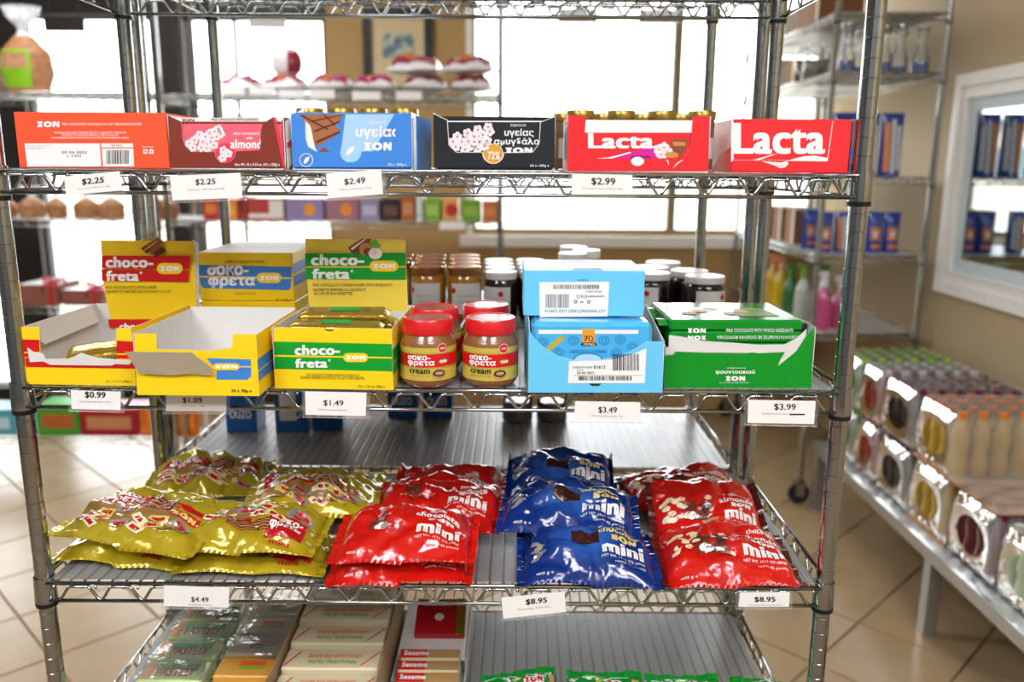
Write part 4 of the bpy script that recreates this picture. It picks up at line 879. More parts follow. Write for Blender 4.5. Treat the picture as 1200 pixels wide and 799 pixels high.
class Bag:
    def __init__(s, label, loc, rot, L=.215, W=.15, h=.046, mt=None, seed=1, seal=None, group=None, wr=.0046, name='snack_bag', cat='snack bag', seal_up=(0, 0), sealw=.014):
        s.L, s.W, s.h, s.seed, s.wr = L, W, h, seed, wr; s.zm = .22*h; s.yk = .70
        s.root = thing(name, label, cat, loc, rot, group); m = MB(); mt = mt or BGOLD
        nu, nv = 46, 34
        X = lambda u: (u-.5)*L; Y = lambda v: (v-.5)*W
        def top(u, v): return (X(u), Y(v)*s.side(X(u)), s.top(X(u), Y(v)))
        def bot(u, v): return (X(u), Y(1-v)*s.side(X(u)), s.bot(X(u), Y(1-v)))
        m.grid(top, nu, nv, mt); m.grid(bot, nu//2, nv//2, mt); m.build('pouch', s.root, True, weld=True)
        for e in (-1, 1):
            q = MB(); up = seal_up[0 if e < 0 else 1]
            def sl(u, v):
                x0, y0 = e*L/2, (v-.5)*W*s.side(L/2); k = u*sealw
                return (x0+e*k*math.cos(up)-e*.004, y0*(1+.02*u), s.edge(e, y0)+k*math.sin(up)+.0022*math.sin(v*23+seed)*u+.0012*math.sin(v*61))
            q.grid(sl, 4, 40, seal or mt); q.build('crimped_seal', s.root, True)
    def edge(s, e, y): return s.zm+.004*math.sin(y*40+s.seed*e)
    def side(s, x):
        u = abs(2*x/s.L); return 1-.07*math.sin(PI*min(1, u))**2 + .05*noise.noise((x*14, s.seed, 3))
    def PQ(s, x, y):
        u = min(1, abs(2*x/s.L)); t = max(0., min(1., y/s.W+.5))
        q = (1-(1-min(1, t/.62))**2.1)**.9*(1-t**7)**.6      # gentle slope up from the front edge, rounder at the back
        return (1-u**3.4)**.7*q
    def wrk(s, x, y):
        n1 = noise.noise((x*11+s.seed*7.1, y*14, s.seed)); n2 = noise.noise((x*38, y*44+s.seed*3.3, s.seed+9)); n3 = noise.noise((x*80, y*70+s.seed, 5))
        u = min(1, abs(2*x/s.L)); ridge = (1-abs(n2)*2.2)
        n4 = noise.noise((x*17+y*8, y*21-x*6, s.seed*1.7))
        return 1.6*n1+.6*ridge+2.0*(abs(n4)*2-.5)+.3*(.5-abs(n3)*2)+1.2*u**2*math.sin(y*95+4*n1+s.seed)*(.4+.6*abs(n1))
    def top(s, x, y):
        p = s.PQ(x, y); e = min(1, p*2.2)
        return s.edge(1 if x > 0 else -1, y)*(1-e)+s.zm*e + (s.h-s.zm)*p + s.wr*s.wrk(x, y)*e if p > 0 else s.edge(1 if x > 0 else -1, y)
    def bot(s, x, y):
        p = s.PQ(x, y); e = min(1, p*2.2)
        return max(0, s.edge(1 if x > 0 else -1, y)*(1-e)+s.zm*e - s.zm*1.15*p) if p > 0 else s.edge(1 if x > 0 else -1, y)
    def map(s, x, y, lay):
        y = -s.W/2+(y+s.W/2)*s.yk
        return (x, y*s.side(x), s.top(x, y)+.0006+.0005*lay)
    def _emit(s, mb, V, F, mt, lay, cell=.007):
        bm = bmesh.new(); vs = [bm.verts.new((a, b, 0)) for a, b in V]
        for f in F:
            try: bm.faces.new([vs[i] for i in f])
            except ValueError: pass
        bmesh.ops.triangulate(bm, faces=bm.faces)
        for _ in range(4):
            le = [e for e in bm.edges if e.calc_length() > cell]
            if not le: break
            bmesh.ops.subdivide_edges(bm, edges=le, cuts=1); bmesh.ops.triangulate(bm, faces=[f for f in bm.faces if len(f.verts) > 3])
        k = len(mb.v); bm.verts.index_update(); i = mb.m(mt)
        mb.v += [s.map(v.co.x, v.co.y, lay) for v in bm.verts]
        for f in bm.faces: mb.f.append(tuple(k+v.index for v in f.verts)); mb.mi.append(i)
        bm.free()
    def text(s, mb, t, box, mt=None, lay=2, bold=.02, ang=0):
        V, F = ion_mesh() if t == 'ION*' else text_mesh(t, bold, 0, 2); x0, y0, x1, y1 = box; cx, cy = x0, y0
        P = [(x0+a*(x1-x0), y0+b*(y1-y0)) for a, b, *_ in V]
        if ang: c, q = math.cos(ang), math.sin(ang); P = [(cx+(x-cx)*c-(y-cy)*q, cy+(x-cx)*q+(y-cy)*c) for x, y in P]
        mb.marks.append(len(mb.f)); s._emit(mb, P, F, mt or PW, lay)
    def patch(s, mb, pts, mt, lay=1): s._emit(mb, pts, [tuple(range(len(pts)))], mt, lay)
    def rect(s, mb, x0, y0, x1, y1, mt, lay=1, ang=0):
        P = [(x0, y0), (x1, y0), (x1, y1), (x0, y1)]
        if ang: c, q = math.cos(ang), math.sin(ang); P = [(x0+(x-x0)*c-(y-y0)*q, y0+(x-x0)*q+(y-y0)*c) for x, y in P]
        s.patch(mb, P, mt, lay)
    def disc(s, mb, cx, cy, r, mt, lay=1, ry=None, n=12): s.patch(mb, [(cx+r*math.cos(2*PI*i/n), cy+(ry or r)*math.sin(2*PI*i/n)) for i in range(n)], mt, lay)

def gold_bag(label, loc, rot, L, W, h, seed, style=0, **k):
    b = Bag(label, loc, rot, L, W, h, BGOLD, seed, group='gold wafer mini bags', **k); m = MB(); hx, hy = L/2, W/2
    R_ = random.Random(seed)
    if style == 0:   # wafers window and red title toward the back
        b.rect(m, -hx*.80, hy*.30, hx*.02, hy*.78, PR); b.rect(m, -hx*.0, hy*.20, hx*.42, hy*.80, PBR, 1)
        for q in range(4): b.rect(m, hx*.02, hy*(.28+.12*q), hx*.40, hy*(.32+.12*q), PTAN, 2)
        b.rect(m, hx*.44, hy*.36, hx*.86, hy*.56, PR); b.rect(m, hx*.44, hy*.06, hx*.86, hy*.28, PR)
    else:
        b.rect(m, -hx*.55, -hy*.05, hx*.02, hy*.22, PR); b.rect(m, -hx*.3, -hy*.30, hx*.35, hy*.10, PBR, 1.4)
        for q in range(4): b.rect(m, -hx*.28, -hy*(.27-.09*q), hx*.33, -hy*(.24-.09*q), PTAN, 2)
        b.rect(m, hx*.3, -hy*.55, hx*.86, hy*.45, PR)
    m.build('printed_panel', b.root)
    m = MB()
    b.patch(m, [(-hx*.86, -hy*.42), (hx*.55, -hy*.48), (hx*.62, hy*.24), (-hx*.84, hy*.26)] if style == 0 else [(-hx*.84, hy*.26), (hx*.25, hy*.24), (hx*.3, hy*.88), (-hx*.8, hy*.88)], prn('wafer_mix', '#8f6a34'), .8)
    for q in range(12):
        x = -hx*.80+hx*.26*(q % 6)+R_.uniform(-.006, .006); y = (-hy*.50 if style == 0 else hy*.34)+hy*.34*(q//6)+R_.uniform(-.006, .006); a = R_.uniform(-.7, .7)
        b.rect(m, x, y, x+.034, y+.016, (PCR, PGL, PSIL)[q % 3], 2.4+.15*q, a); c_, s_ = math.cos(a), math.sin(a); b.rect(m, x+.006*c_-.0035*s_, y+.006*s_+.0035*c_, x+.006*c_-.0035*s_+.022, y+.006*s_+.0035*c_+.008, PR, 2.9+.15*q, a)
    m.build('mini_bar_print', b.root)
    m = MB()
    if style == 0: b.text(m, 'σοκο-', (-hx*.66, hy*.56, -hx*.12, hy*.74), PW, 3, .04); b.text(m, 'φρετα', (-hx*.68, hy*.33, -hx*.06, hy*.53), PW, 3, .04); b.text(m, 'ION*', (hx*.50, hy*.10, hx*.80, hy*.22), PGL, 3)
    else: b.text(m, 'σοκο-', (hx*.34, hy*.08, hx*.80, hy*.32), PW, 3, .04); b.text(m, 'φρετα', (hx*.34, -hy*.30, hx*.80, hy*.0), PW, 3, .04); b.text(m, 'mini', (hx*.40, -hy*.80, hx*.70, -hy*.62), PR, 3, .03); b.text(m, 'ION*', (-hx*.5, hy*.05, -hx*.2, hy*.16), PGL, 3)
    m.build('lettering', b.root); return b
def mini_bag(label, loc, rot, L, W, h, seed, kind, **k):
    mt, grp = {'milk': (BRED, 'red milk chocolate mini bags'), 'dark': (BBLUE, 'blue dark chocolate mini bags'), 'almond': (BRED, 'red almond chocolate mini bags')}[kind]
    b = Bag(label, loc, rot, L, W, h, mt, seed, seal=BDARK if kind == 'almond' else None, group=grp, **k); hx, hy = L/2, W/2
    m = MB()
    if kind == 'dark':
        pass
        b.rect(m, -hx*.26, hy*.06, hx*.16, hy*.50, PCH, 1)
        mq = MB(); [b.disc(mq, -hx*(.82-.05*(q % 3)), -hy*(.2-.08*q), .007, PSIL, 1.2+.1*q, .005) for q in range(7)]; mq.build('nut_print', b.root)
    else:
        b.rect(m, -hx*.55, -hy*.0, -hx*.28, hy*.5, PBR, 1); b.rect(m, -hx*.50, -hy*.16, -hx*.02, hy*.10, PR if kind == 'milk' else PBR, 1.5); b.disc(m, -hx*.38, -hy*.02, .008, PW, 2); b.disc(m, -hx*.30, -hy*.05, .006, PSIL, 2.2)
        if kind == 'almond':
            rr = random.Random(seed)
            for q in range(22):
                x, y = -hx*(.86-.4*rr.random()), hy*(-.1+.85*rr.random()); b.disc(m, x, y, .0065, PCR if q % 5 else PR, 1.6+.05*q, n=8)
            b.disc(m, -hx*.05, hy*.52, .013, PR, 2); b.disc(m, -hx*.05, hy*.52, .006, PCR, 2.5); b.patch(m, [(-hx*.25, hy*.3), (-hx*.02, hy*.42), (hx*.0, hy*.2), (-hx*.15, hy*.02)], PCH, 2); b.disc(m, -hx*.05, -hy*.2, .013, PTAN, 2.2, .006)
    m.build('printed_artwork', b.root)
    m = MB(); G = PGL if kind == 'dark' else PW
    t1 = {'milk': 'milk', 'dark': 'dark', 'almond': 'chocolate'}[kind]; t2 = {'milk': 'chocolate', 'dark': 'chocolate', 'almond': 'almonds'}[kind]
    b.text(m, t1, (hx*.36, hy*.62, hx*.62 if kind != 'almond' else hx*.80, hy*.78), G, 3, .02); b.text(m, t2, (hx*.16, hy*.36, hx*.82, hy*.56), G, 3, .03); b.text(m, 'ION*', (hx*.36, hy*.14, hx*.74, hy*.30), G, 3)
    b.text(m, 'mini', (hx*.20, -hy*.30, hx*.84, hy*.08), PW, 3, .05); b.text(m, 'NET WT. 14.11 OZ (400g)', (hx*.18, -hy*.46, hx*.84, -hy*.38), PW, 3, .0); b.text(m, '(about 45 pieces)', (hx*.38, -hy*.60, hx*.84, -hy*.52), PW, 3, .0); b.text(m, '400 g e', (-hx*.82, -hy*.84, -hx*.55, -hy*.75), PW, 3, 0)
    m.build('lettering', b.root); return b
Z = ZD3
gold_bag('flat gold wafer bag underneath at the left post, bottom of its pair', (-.492, .098, Z), (0, 0, -.10), .205, .155, .042, 1, 1)
gold_bag('gold wafer bag on top at the left post, wide wafer print facing up', (-.462, .086, Z+.041), (.06, -.02, -.30), .245, .165, .048, 2, 0, seal_up=(.3, .0))
gold_bag('gold wafer bag lying lowest in the middle at the shelf edge', (-.282, .068, Z), (0, 0, -.02), .215, .145, .040, 3, 1)
gold_bag('gold wafer bag with dark wafer print resting on the lowest middle one', (-.288, .058, Z+.040), (.08, .02, -.05), .205, .135, .042, 4, 1, wr=.0055)
gold_bag('crinkled gold wafer bag at the back left corner, near the rack post', (-.468, .365, Z), (.10, 0, .12), .215, .15, .050, 5, 0, wr=.007, seal_up=(.7, .2))
gold_bag('gold wafer bag behind in the middle with white title, next to red bags', (-.245, .285, Z), (.16, 0, -.06), .235, .17, .052, 6, 0, wr=.006)
gold_bag('very shiny crumpled gold wafer bag heaped between the middle ones', (-.222, .165, Z+.046), (-.04, .06, .10), .205, .13, .044, 7, 0, wr=.008)
mini_bag('red milk chocolate bag lowest at the front, left red stack', (-.05, .046, Z), (0, 0, -.01), .20, .155, .040, 11, 'milk')
mini_bag('red milk chocolate bag lying on the lowest one, left red stack', (-.045, .040, Z+.041), (.10, 0, -.02), .20, .145, .046, 12, 'milk', wr=.0055)
mini_bag('crumpled red milk chocolate bag third from the front, left red stack', (-.008, .185, Z+.03), (.10, .02, -.10), .205, .145, .050, 13, 'milk', wr=.0075)
mini_bag('red milk chocolate bag at the very back of the left red stack', (-.005, .318, Z+.0), (.24, 0, -.12), .20, .15, .050, 14, 'milk', wr=.006, seal_up=(.9, .3))
mini_bag('blue dark chocolate bag at the front edge, lowest of the blue ones', (.236, .052, Z), (.10, 0, 0), .20, .155, .056, 21, 'dark')
mini_bag('blue dark chocolate bag in the middle, its left corner pointing out', (.213, .150, Z+.034), (.14, .04, -.10), .215, .15, .052, 22, 'dark', wr=.006, seal_up=(-.3, .2))
mini_bag('blue dark chocolate bag hidden under the rearmost blue one', (.215, .30, Z), (0, 0, .05), .20, .13, .050, 23, 'dark')
mini_bag('blue dark chocolate bag at the back, corner flaps sticking up', (.205, .262, Z+.056), (.26, 0, -.06), .185, .13, .046, 24, 'dark', wr=.006, seal_up=(1.0, 1.1))
mini_bag('red almond chocolate bag flat at the front beside the right post', (.452, .054, Z), (.08, 0, .0), .198, .16, .050, 31, 'almond', seal_up=(.2, -.1))
mini_bag('red almond chocolate bag propped up behind the front one', (.447, .165, Z+.030), (.50, .02, .05), .178, .14, .046, 32, 'almond', seal_up=(.2, .5), wr=.005)
mini_bag('red almond chocolate bag lying at the back with white glare', (.44, .325, Z), (.10, 0, .10), .21, .14, .050, 33, 'almond', wr=.005)
# green bags on the bottom shelf in view
def green_bag(label, loc, rot, seed, L=.125, W=.17):
    b = Bag(label, loc, rot, W, L, .05, BGREEN, seed, group='green hazelnut bags', wr=.005); m = MB(); a = PI/2
    # long axis runs front to back: print is turned a quarter
    ov = [(W*.34+.011*math.cos(2*PI*i/14), .027*math.sin(2*PI*i/14)) for i in range(14)]
    b.patch(m, ov, PW, 2); b.patch(m, [(W*.44, -L*.44), (W*.44, -L*.30), (W*.2, -L*.34), (W*.2, -L*.44)], PTAN, 1.5); b.patch(m, [(W*.40, L*.2), (W*.40, L*.42), (W*.3, L*.42)], PLG, 1.5); m.build('printed_artwork', b.root)
    m = MB(); b.text(m, 'ION*', (W*.31, .022, W*.31+.044, .022+.013), PR, 3, ang=-a); b.text(m, 'Noisetta', (W*.16, .045, W*.16+.09, .045+.022), PW, 3, .03, ang=-a); m.build('lettering', b.root); return b
for lab, x, y, z, ra, rz, sd in (('green hazelnut bag leftmost of the four at the bottom edge', .145, .030, .000, .42, .18, 41), ('green hazelnut bag with clear wordmark oval, second of the four at the bottom', .272, .018, .004, .50, -.02, 42), ('green hazelnut bag third of the four at the bottom, corner sticking up', .408, .016, .002, .46, .06, 43), ('green hazelnut bag rightmost of the four at the bottom edge', .540, .010, .000, .38, -.12, 44)):
    g = green_bag(lab, (x, y, ZD4+z+.030), (0, 0, 0), sd)
    g.root.rotation_mode = 'XYZ'; g.root.rotation_euler = (Matrix.Rotation(rz, 3, 'Z') @ Matrix.Rotation(ra, 3, 'X') @ Matrix.Rotation(PI/2, 3, 'Z')).to_euler()
# gold packs in the two wafer displays
wafer_pack('gold wafer pack lying aslant in the torn red wafer display', (-.487, .055, ZD2+.026), (.25, -.08, .30), L=.115, Wd=.05, Hh=.022, extra=GOLDF)
wafer_pack('gold wafer pack deeper in the torn red wafer display', (-.480, .125, ZD2+.010), (.1, .0, -.2), L=.12, Wd=.05, Hh=.02, extra=RED)
GX = -.137
wafer_pack('gold wafer pack on top of the green wafer display', (GX, .075, ZD2+.082), (.12, 0, .05), L=.135, Wd=.045, Hh=.018)
wafer_pack('gold wafer pack under the topmost one in the green wafer display', (GX-.004, .028, ZD2+.073), (.10, 0, -.06), L=.14, Wd=.04, Hh=.016)
wafer_pack('gold wafer pack lower down in the green wafer display', (GX+.002, .045, ZD2+.044), (.05, 0, .03), L=.14, Wd=.045, Hh=.018)
wafer_pack('gold wafer pack at the back of the green wafer display', (GX+.002, .125, ZD2+.060), (.1, 0, -.03), L=.14, Wd=.045, Hh=.018)
# ------------------------------------------------------------------ jars
def glassy(name, col, opac, rough=.05): return film(name, col, opacity=opac, gloss=.5, rough=rough)
CREAM = mat('cocoa_cream', '#8a5a34', rough=.25, coat=.8, noise_amt=.12, nscale=25); LIDR = mat('red_lid', '#d61c20', rough=.3, coat=.3); LIDT = mat('red_lid_top', '#c9312c', rough=.18, coat=.8)
LBG = mat('jar_label_gold', '#c9b24a', rough=.3, noise_amt=.05); LBR = mat('jar_label_red', '#d5171b', rough=.3); LBL = mat('jar_label_lime', '#a7a83a', rough=.3)
def cyl_glyph(mb, VF, r, a0, a1, z0, z1, mt, lay=1):
    V, F = VF; k = len(mb.v); i = mb.m(mt); mb.marks.append(len(mb.f))
    for u, v, *w in V:
        a = -PI/2+a0+(a1-a0)*u; q = r+.0003*lay+(w[0] if w else 0)*.00005; mb.v.append((q*math.cos(a), q*math.sin(a), z0+(z1-z0)*v))
    for f in F: mb.f.append(tuple(k+j for j in f)); mb.mi.append(i)
def cyl_patch(mb, r, a0, a1, z0, z1, mt, lay=0, n=14):
    q = r+.0003*lay; mb.grid(lambda u, v: (q*math.cos(-PI/2+a0+(a1-a0)*u), q*math.sin(-PI/2+a0+(a1-a0)*u), z0+(z1-z0)*v), n, 1, mt)
def cyl_disc(mb, r, ac, zc, ra, rz, mt, lay=2, n=14):
    q = r+.0003*lay; mb.poly([(q*math.cos(-PI/2+ac+ra*math.cos(t)), q*math.sin(-PI/2+ac+ra*math.cos(t)), zc+rz*math.sin(t)) for t in [2*PI*i/n for i in range(n)]], mt)
def cream_jar(label, loc, rz):
    t = thing('cream_jar', label, 'jar', loc, (0, 0, rz), 'cocoa cream jars'); R = .0405
    MB().lathe([(0, 0), (.030, 0), (.036, .003), (R, .011), (R, .060), (.0385, .068), (.034, .075), (.0335, .079)], 32, CREAM).build('glass_body', t, True, auto=.8)
    l = MB().lathe([(.0335, .0775), (.0362, .0775), (.0366, .080), (.0366, .096), (.0352, .0985), (.0335, .0985), (.0325, .0972), (0, .0972)], 32, LIDR).build('lid', t, True, auto=.6)
    MB().lathe([(0, .0976), (.031, .0976)], 28, LIDT).build('lid_disc', l)
    m = MB(); A = 1.15
    for z0, z1, c in ((.013, .030, LBG), (.030, .0325, LBL), (.0325, .0515, LBR), (.0515, .0535, LBL), (.0535, .0605, LBG)): cyl_patch(m, R, -A*1.5, A*1.5, z0, z1, c, 1, 24)
    lb = m.build('label', t, True)
    m = MB(); cyl_disc(m, R, .42, .022, .26, .0075, PTAN, 2); cyl_disc(m, R, .42, .0235, .22, .005, mat('jar_cocoa_print', '#4d2415', rough=.3), 3); cyl_disc(m, R, .42, .0238, .15, .0025, mat('jar_cream_print', '#c79e86', rough=.3), 4); cyl_disc(m, R, .55, .0595, .16, .0062, LBR, 3); cyl_disc(m, R, .55, .0595, .18, .007, PW, 2.5); cyl_disc(m, R, .58, .0405, .18, .003, LBL, 2); m.build('label_artwork', lb)
    m = MB(); cyl_glyph(m, text_mesh('σοκο-', .04), R, -.72, .12, .0430, .0500, WHITE, 3); cyl_glyph(m, text_mesh('φρετα', .04), R, -.72, .26, .0335, .0420, WHITE, 3); cyl_glyph(m, text_mesh('cream', .03), R, -.66, .10, .0235, .0295, INK, 3); cyl_glyph(m, text_mesh('with cocoa and milk'), R, -.64, .10, .0195, .0212, INK, 3); cyl_glyph(m, text_mesh('new', .02), R, .46, .64, .058, .061, WHITE, 5); cyl_glyph(m, ion_mesh(), R, .45, .71, .0388, .0422, WHITE, 4); m.build('lettering', lb); return t
cream_jar('red-lidded cocoa cream jar in front, beside the green wafer display', (-.006, .019, ZD2), .06)
cream_jar('red-lidded cocoa cream jar in front, beside the light blue cartons', (.0845, .021, ZD2), -.05)
cream_jar('red-lidded cocoa cream jar standing behind the front left one', (-.004, .106, ZD2), .2)
cream_jar('red-lidded cocoa cream jar standing behind the front right one', (.074, .134, ZD2), .35)

HONEY = mat('honey', '#b5761c', rough=.12, coat=.8, noise_amt=.1, nscale=20); JAM = mat('dark_jam', '#241410', rough=.12, coat=.8); OLIVE = mat('dark_olive', '#3a2a1a', rough=.15, coat=.8, noise_amt=.3, nscale=30)
COPPER = mat('copper_lid', '#c0855a', rough=.28, metal=.9); WLID = mat('white_lid', '#ecebe6', rough=.3); GLID = mat('gold_lid', '#c7a855', rough=.3, metal=.8); PAPER = mat('jar_paper', '#e4e3df', rough=.6); BLID = mat('black_band', '#16161a', rough=.3); NUTS = mat('nut_mix', '#8a6a4a', rough=.5, noise_amt=.6, nscale=120)
def jar_proto(kind):
    m = MB(); parts = []
    R, H, body, lid = {'honey': (.0345, .108, HONEY, COPPER), 'jam': (.034, .098, JAM, WLID), 'big': (.042, .092, JAM, WLID), 'nut': (.030, .118, NUTS, GLID), 'tall': (.034, .122, HONEY, WLID)}[kind]
    t = thing(kind+'_jar' if kind not in ('big', 'tall', 'nut') else {'big': 'jam_jar', 'tall': 'honey_jar', 'nut': 'nut_jar'}[kind], 'x', 'jar')
    MB().lathe([(0, 0), (R*.88, 0), (R, .006), (R, H*.72), (R*.94, H*.80), (R*.86, H*.84), (R*.86, H*.86)], 20, body).build('glass_body', t, True, auto=.7)
    MB().lathe([(R*.86, H*.85), (R*.95, H*.85), (R*.97, H*.87), (R*.97, H*.985), (R*.93, H), (0, H)], 20, lid).build('lid', t, True, auto=.6)
    if kind != 'nut':
        m = MB(); cyl_patch(m, R, -.9, 1.1, H*.12, H*.70, PAPER, 1, 12); lb = m.build('label', t, True)
        m = MB(); cyl_disc(m, R, -.75 if kind == 'honey' else .5, H*.56, .16, .006, LBR, 3); cyl_glyph(m, text_mesh('product of Greece'), R, -.5, .7, H*.44, H*.48, GREYI, 3); cyl_glyph(m, text_mesh('net weight 450 g'), R, -.5, .5, H*.34, H*.37, GREYI, 3); m.build('label_print', lb)
    else:
        m = MB(); cyl_patch(m, R, -.6, .6, H*.2, H*.55, PAPER, 1, 10); m.build('label', t, True)
    return t
PROTO = {}
def jar(kind, label, x, y, z, rz=0, group=None):
    if kind not in PROTO: PROTO[kind] = jar_proto(kind); t = PROTO[kind]
    else: t = copy_tree(PROTO[kind])
    t.location = (x, y, z); t.rotation_euler = (0, 0, rz); t['label'] = label; t['group'] = group or kind+' jars on the rear rack'
    return t
ORD = ('front', 'second', 'third', 'fourth', 'fifth')
for ri in range(4):
    for ci, x in enumerate((-.135, -.060, .017)):
        if ri == 0 and ci == 0: continue
        jar('honey', 'copper-lidded honey jar, %s row, %s column of the block behind the red lids' % (ORD[ri], ('left', 'middle', 'right')[ci]), x-.004*ri, .552+.0715*ri, ZD2, (.25, -.2, .1)[ci])
for ri in range(4):
    for ci, x in enumerate((.092, .165)):
        jar('jam', 'white-lidded dark jam jar, %s row, %s column, left of the light blue carton' % (ORD[ri], ('left', 'right')[ci]), x-.003*ri, .550+.072*ri, ZD2, -.5 if ci == 0 else .9)
jar('big', 'large white-lidded dark jar in front above the green carton, right end', .513, .548, ZD2, .3)
jar('big', 'large white-lidded dark jar behind the right end one', .500, .640, ZD2, 1.6)
jar('big', 'large white-lidded dark jar second from the right, front row', .412, .600, ZD2, -.9)
jar('big', 'large white-lidded dark jar second from the right, back row', .425, .700, ZD2, .1)
jar('big', 'large white-lidded dark jar at the back near the rack post', .470, .795, ZD2, -.4)
jar('big', 'large white-lidded dark jar third from the right, right of the light blue carton', .318, .575, ZD2, .4)
jar('big', 'large white-lidded dark jar behind the light blue carton, back row', .335, .690, ZD2, .8)
jar('tall', 'tall white-lidded honey jar rising over the light blue carton', .262, .845, ZD2, 0); jar('tall', 'tall white-lidded honey jar just right of the tallest one', .286, .765, ZD2, .4); jar('tall', 'tall white-lidded honey jar in front of the other two tall ones', .250, .692, ZD2, -.4)
for k, x in enumerate((.252, .335, .418, .500)):
    jar('nut', 'gold-lidded nut jar %s of four, front row above the red displays' % ('first', 'second', 'third', 'fourth')[k], x, .595, LV[1]+.003, .3*k)
    jar('nut', 'gold-lidded nut jar %s of four, back row above the red displays' % ('first', 'second', 'third', 'fourth')[k], x-.022, .700, LV[1]+.003, .5*k)
for k, x in enumerate((-.300, -.236, -.172, -.108)): jar('nut', 'gold-lidded nut jar %s of four above the blue display' % ('first', 'second', 'third', 'fourth')[k], x, .60, LV[1]+.0035, .2*k)
# boxes and jars on the lower rear shelf
OUZ = mat('card_ouzo_blue', '#14569c', rough=.35)
for k, (x, y, rz, lab) in enumerate(((-.515, .70, 0, 'blue spirit box with white lettering, leftmost on the lower rear shelf'), (-.400, .70, .05, 'blue spirit box with a white label, right of the lettered one'), (-.318, .715, .1, 'blue spirit box third from the left on the lower rear shelf'), (-.155, .82, 0, 'blue spirit box fourth from the left, standing further back'), (-.068, .82, 0, 'blue spirit box rightmost on the lower rear shelf'))):
    t = thing('spirit_box', lab, 'box', (x-.036, y, ZD3), (0, 0, rz), 'blue boxes on the lower rear shelf'); closed_box(t, .072, .072, .20, OUZ, OUZ)
    m = MB(); V, Fc = text_mesh('OUZO', .03); kk = len(m.v); m.v += [(.010+.05*u, -.0004-.00005*w, .035+.02*v) for u, v, w in V]; i = m.m(WHITE); [(m.f.append(tuple(kk+j for j in f)), m.mi.append(i)) for f in Fc]; m.build('lettering', t)
    if k == 1: MB().box(.012, .05, -.001, 0, .03, .17, PAPER).build('label', t)
CLEARJ = film('clear_jar', '#dfe8e4', opacity=.18, gloss=.5, rough=.05)
for k, (x, lab) in enumerate(((.130, 'squat clear jar with white lid on the lower rear shelf, left one'), (.215, 'squat clear jar with white lid on the lower rear shelf, right one'))):
    t = thing('clear_jar', lab, 'jar', (x, .815, ZD3), group='squat clear jars'); MB().lathe([(0, 0), (.034, 0), (.038, .006), (.038, .07), (.034, .078)], 20, CLEARJ).build('glass_body', t, True, auto=.7); MB().lathe([(.0345, .076), (.0375, .076), (.0375, .092), (0, .094)], 20, WLID).build('lid', t, True, auto=.6); MB().lathe([(0, .002), (.031, .002), (.031, .05), (0, .052)], 14, OLIVE).build('contents', t, True, auto=.6)

# ------------------------------------------------------------------ bottom shelf: sesame sweets in trays
def quadtext(mb, s, bl, U, V, mt, bold=.02):
    VV, F = ion_mesh() if s == 'ION*' else text_mesh(s, bold, 0, 2); k = len(mb.v); i = mb.m(mt); mb.marks.append(len(mb.f)); bl, U, V = Vector(bl), Vector(U), Vector(V); n = U.cross(V).normalized()*.00006
    mb.v += [tuple(bl+U*a+V*b+n*c) for a, b, c in VV]
    for f in F: mb.f.append(tuple(k+j for j in f)); mb.mi.append(i)
def open_tray(r, w, d, h, outer, inner, hb=None, hf=None, t=.0014):
    m = MB(); hf = hf if hf is not None else h; hb = hb or h
    m.box(0, t, 0, d, 0, h, outer).box(w-t, w, 0, d, 0, h, outer).box(t, w-t, 0, t, 0, hf, outer).box(t, w-t, d-t, d, 0, hb, outer).box(t, w-t, t, d-t, 0, t, inner); return m.build('tray', r)
WRAP = film('clear_wrap', '#ffffff', opacity=.10, gloss=.55, rough=.05, bump=.5, bscale=28)
LIME = C('lime', '#a9bd5e'); PALEG = C('pale_green', '#bdd08c'); AMB = C('amber', '#d49a3a'); CRM = C('cream', '#d8cba4'); BRN2 = C('kraft', '#a48a66', .8)
def sweet_pack(label, loc, w, l, h, base_m, kind, group, rz=0):
    t = thing('sesame_bar_pack', label, 'snack pack', loc, (0, 0, rz), group); closed_box(t, w, l, h, base_m, base_m, name='wrapper', b=.003); m = MB(); z = h+.0006
    if kind == 'green':
        m.box(w*.2, w*.85, l*.55, l*.85, h, z, GRN); m.box(0.002, w*.18, l*.1, l*.9, h, z, C('nougat', '#c88c4a')); m.build('printed_panel', t); m = MB(); quadtext(m, 'PASTELI', (w*.24, l*.2, z+.0006), (w*.55, 0, 0), (0, l*.4, 0), C('raspberry', '#b5304a'), .04); m.build('lettering', t)
    elif kind == 'amber':
        m.box(w*.35, w*.75, l*.35, l*.75, h, z, ORANGE); m.box(w*.35, w*.75, l*.35, l*.5, h+.0002, z+.0004, LEAF); m.build('printed_panel', t)
    elif kind == 'cream':
        for a, b in ((.02, .16), (.80, .98)): m.poly([(w*a, l*.15, z), (w*(a+.02), l*.15, z), (w*b, l*.85, z), (w*(b-.02), l*.85, z)], RED)
        m.build('printed_stripe', t); m = MB(); quadtext(m, 'SESAME BAR WITH HONEY', (w*.24, l*.52, z), (w*.56, 0, 0), (0, l*.2, 0), ORANGE, .01); quadtext(m, 'PASTELI TRADITIONAL', (w*.26, l*.24, z), (w*.5, 0, 0), (0, l*.18, 0), DGRN, .01); m.build('lettering', t)
    else:
        m.box(0, w*.45, 0, l, h, z, RED); m.box(w*.45, w, 0, l, h, z, C('sesame', '#b48a52')); m.build('printed_panel', t); m = MB(); quadtext(m, 'Sesame', (w*.06, l*.25, z+.0006), (w*.42, 0, 0), (0, l*.55, 0), WHITE, .04); m.build('lettering', t)
    return t
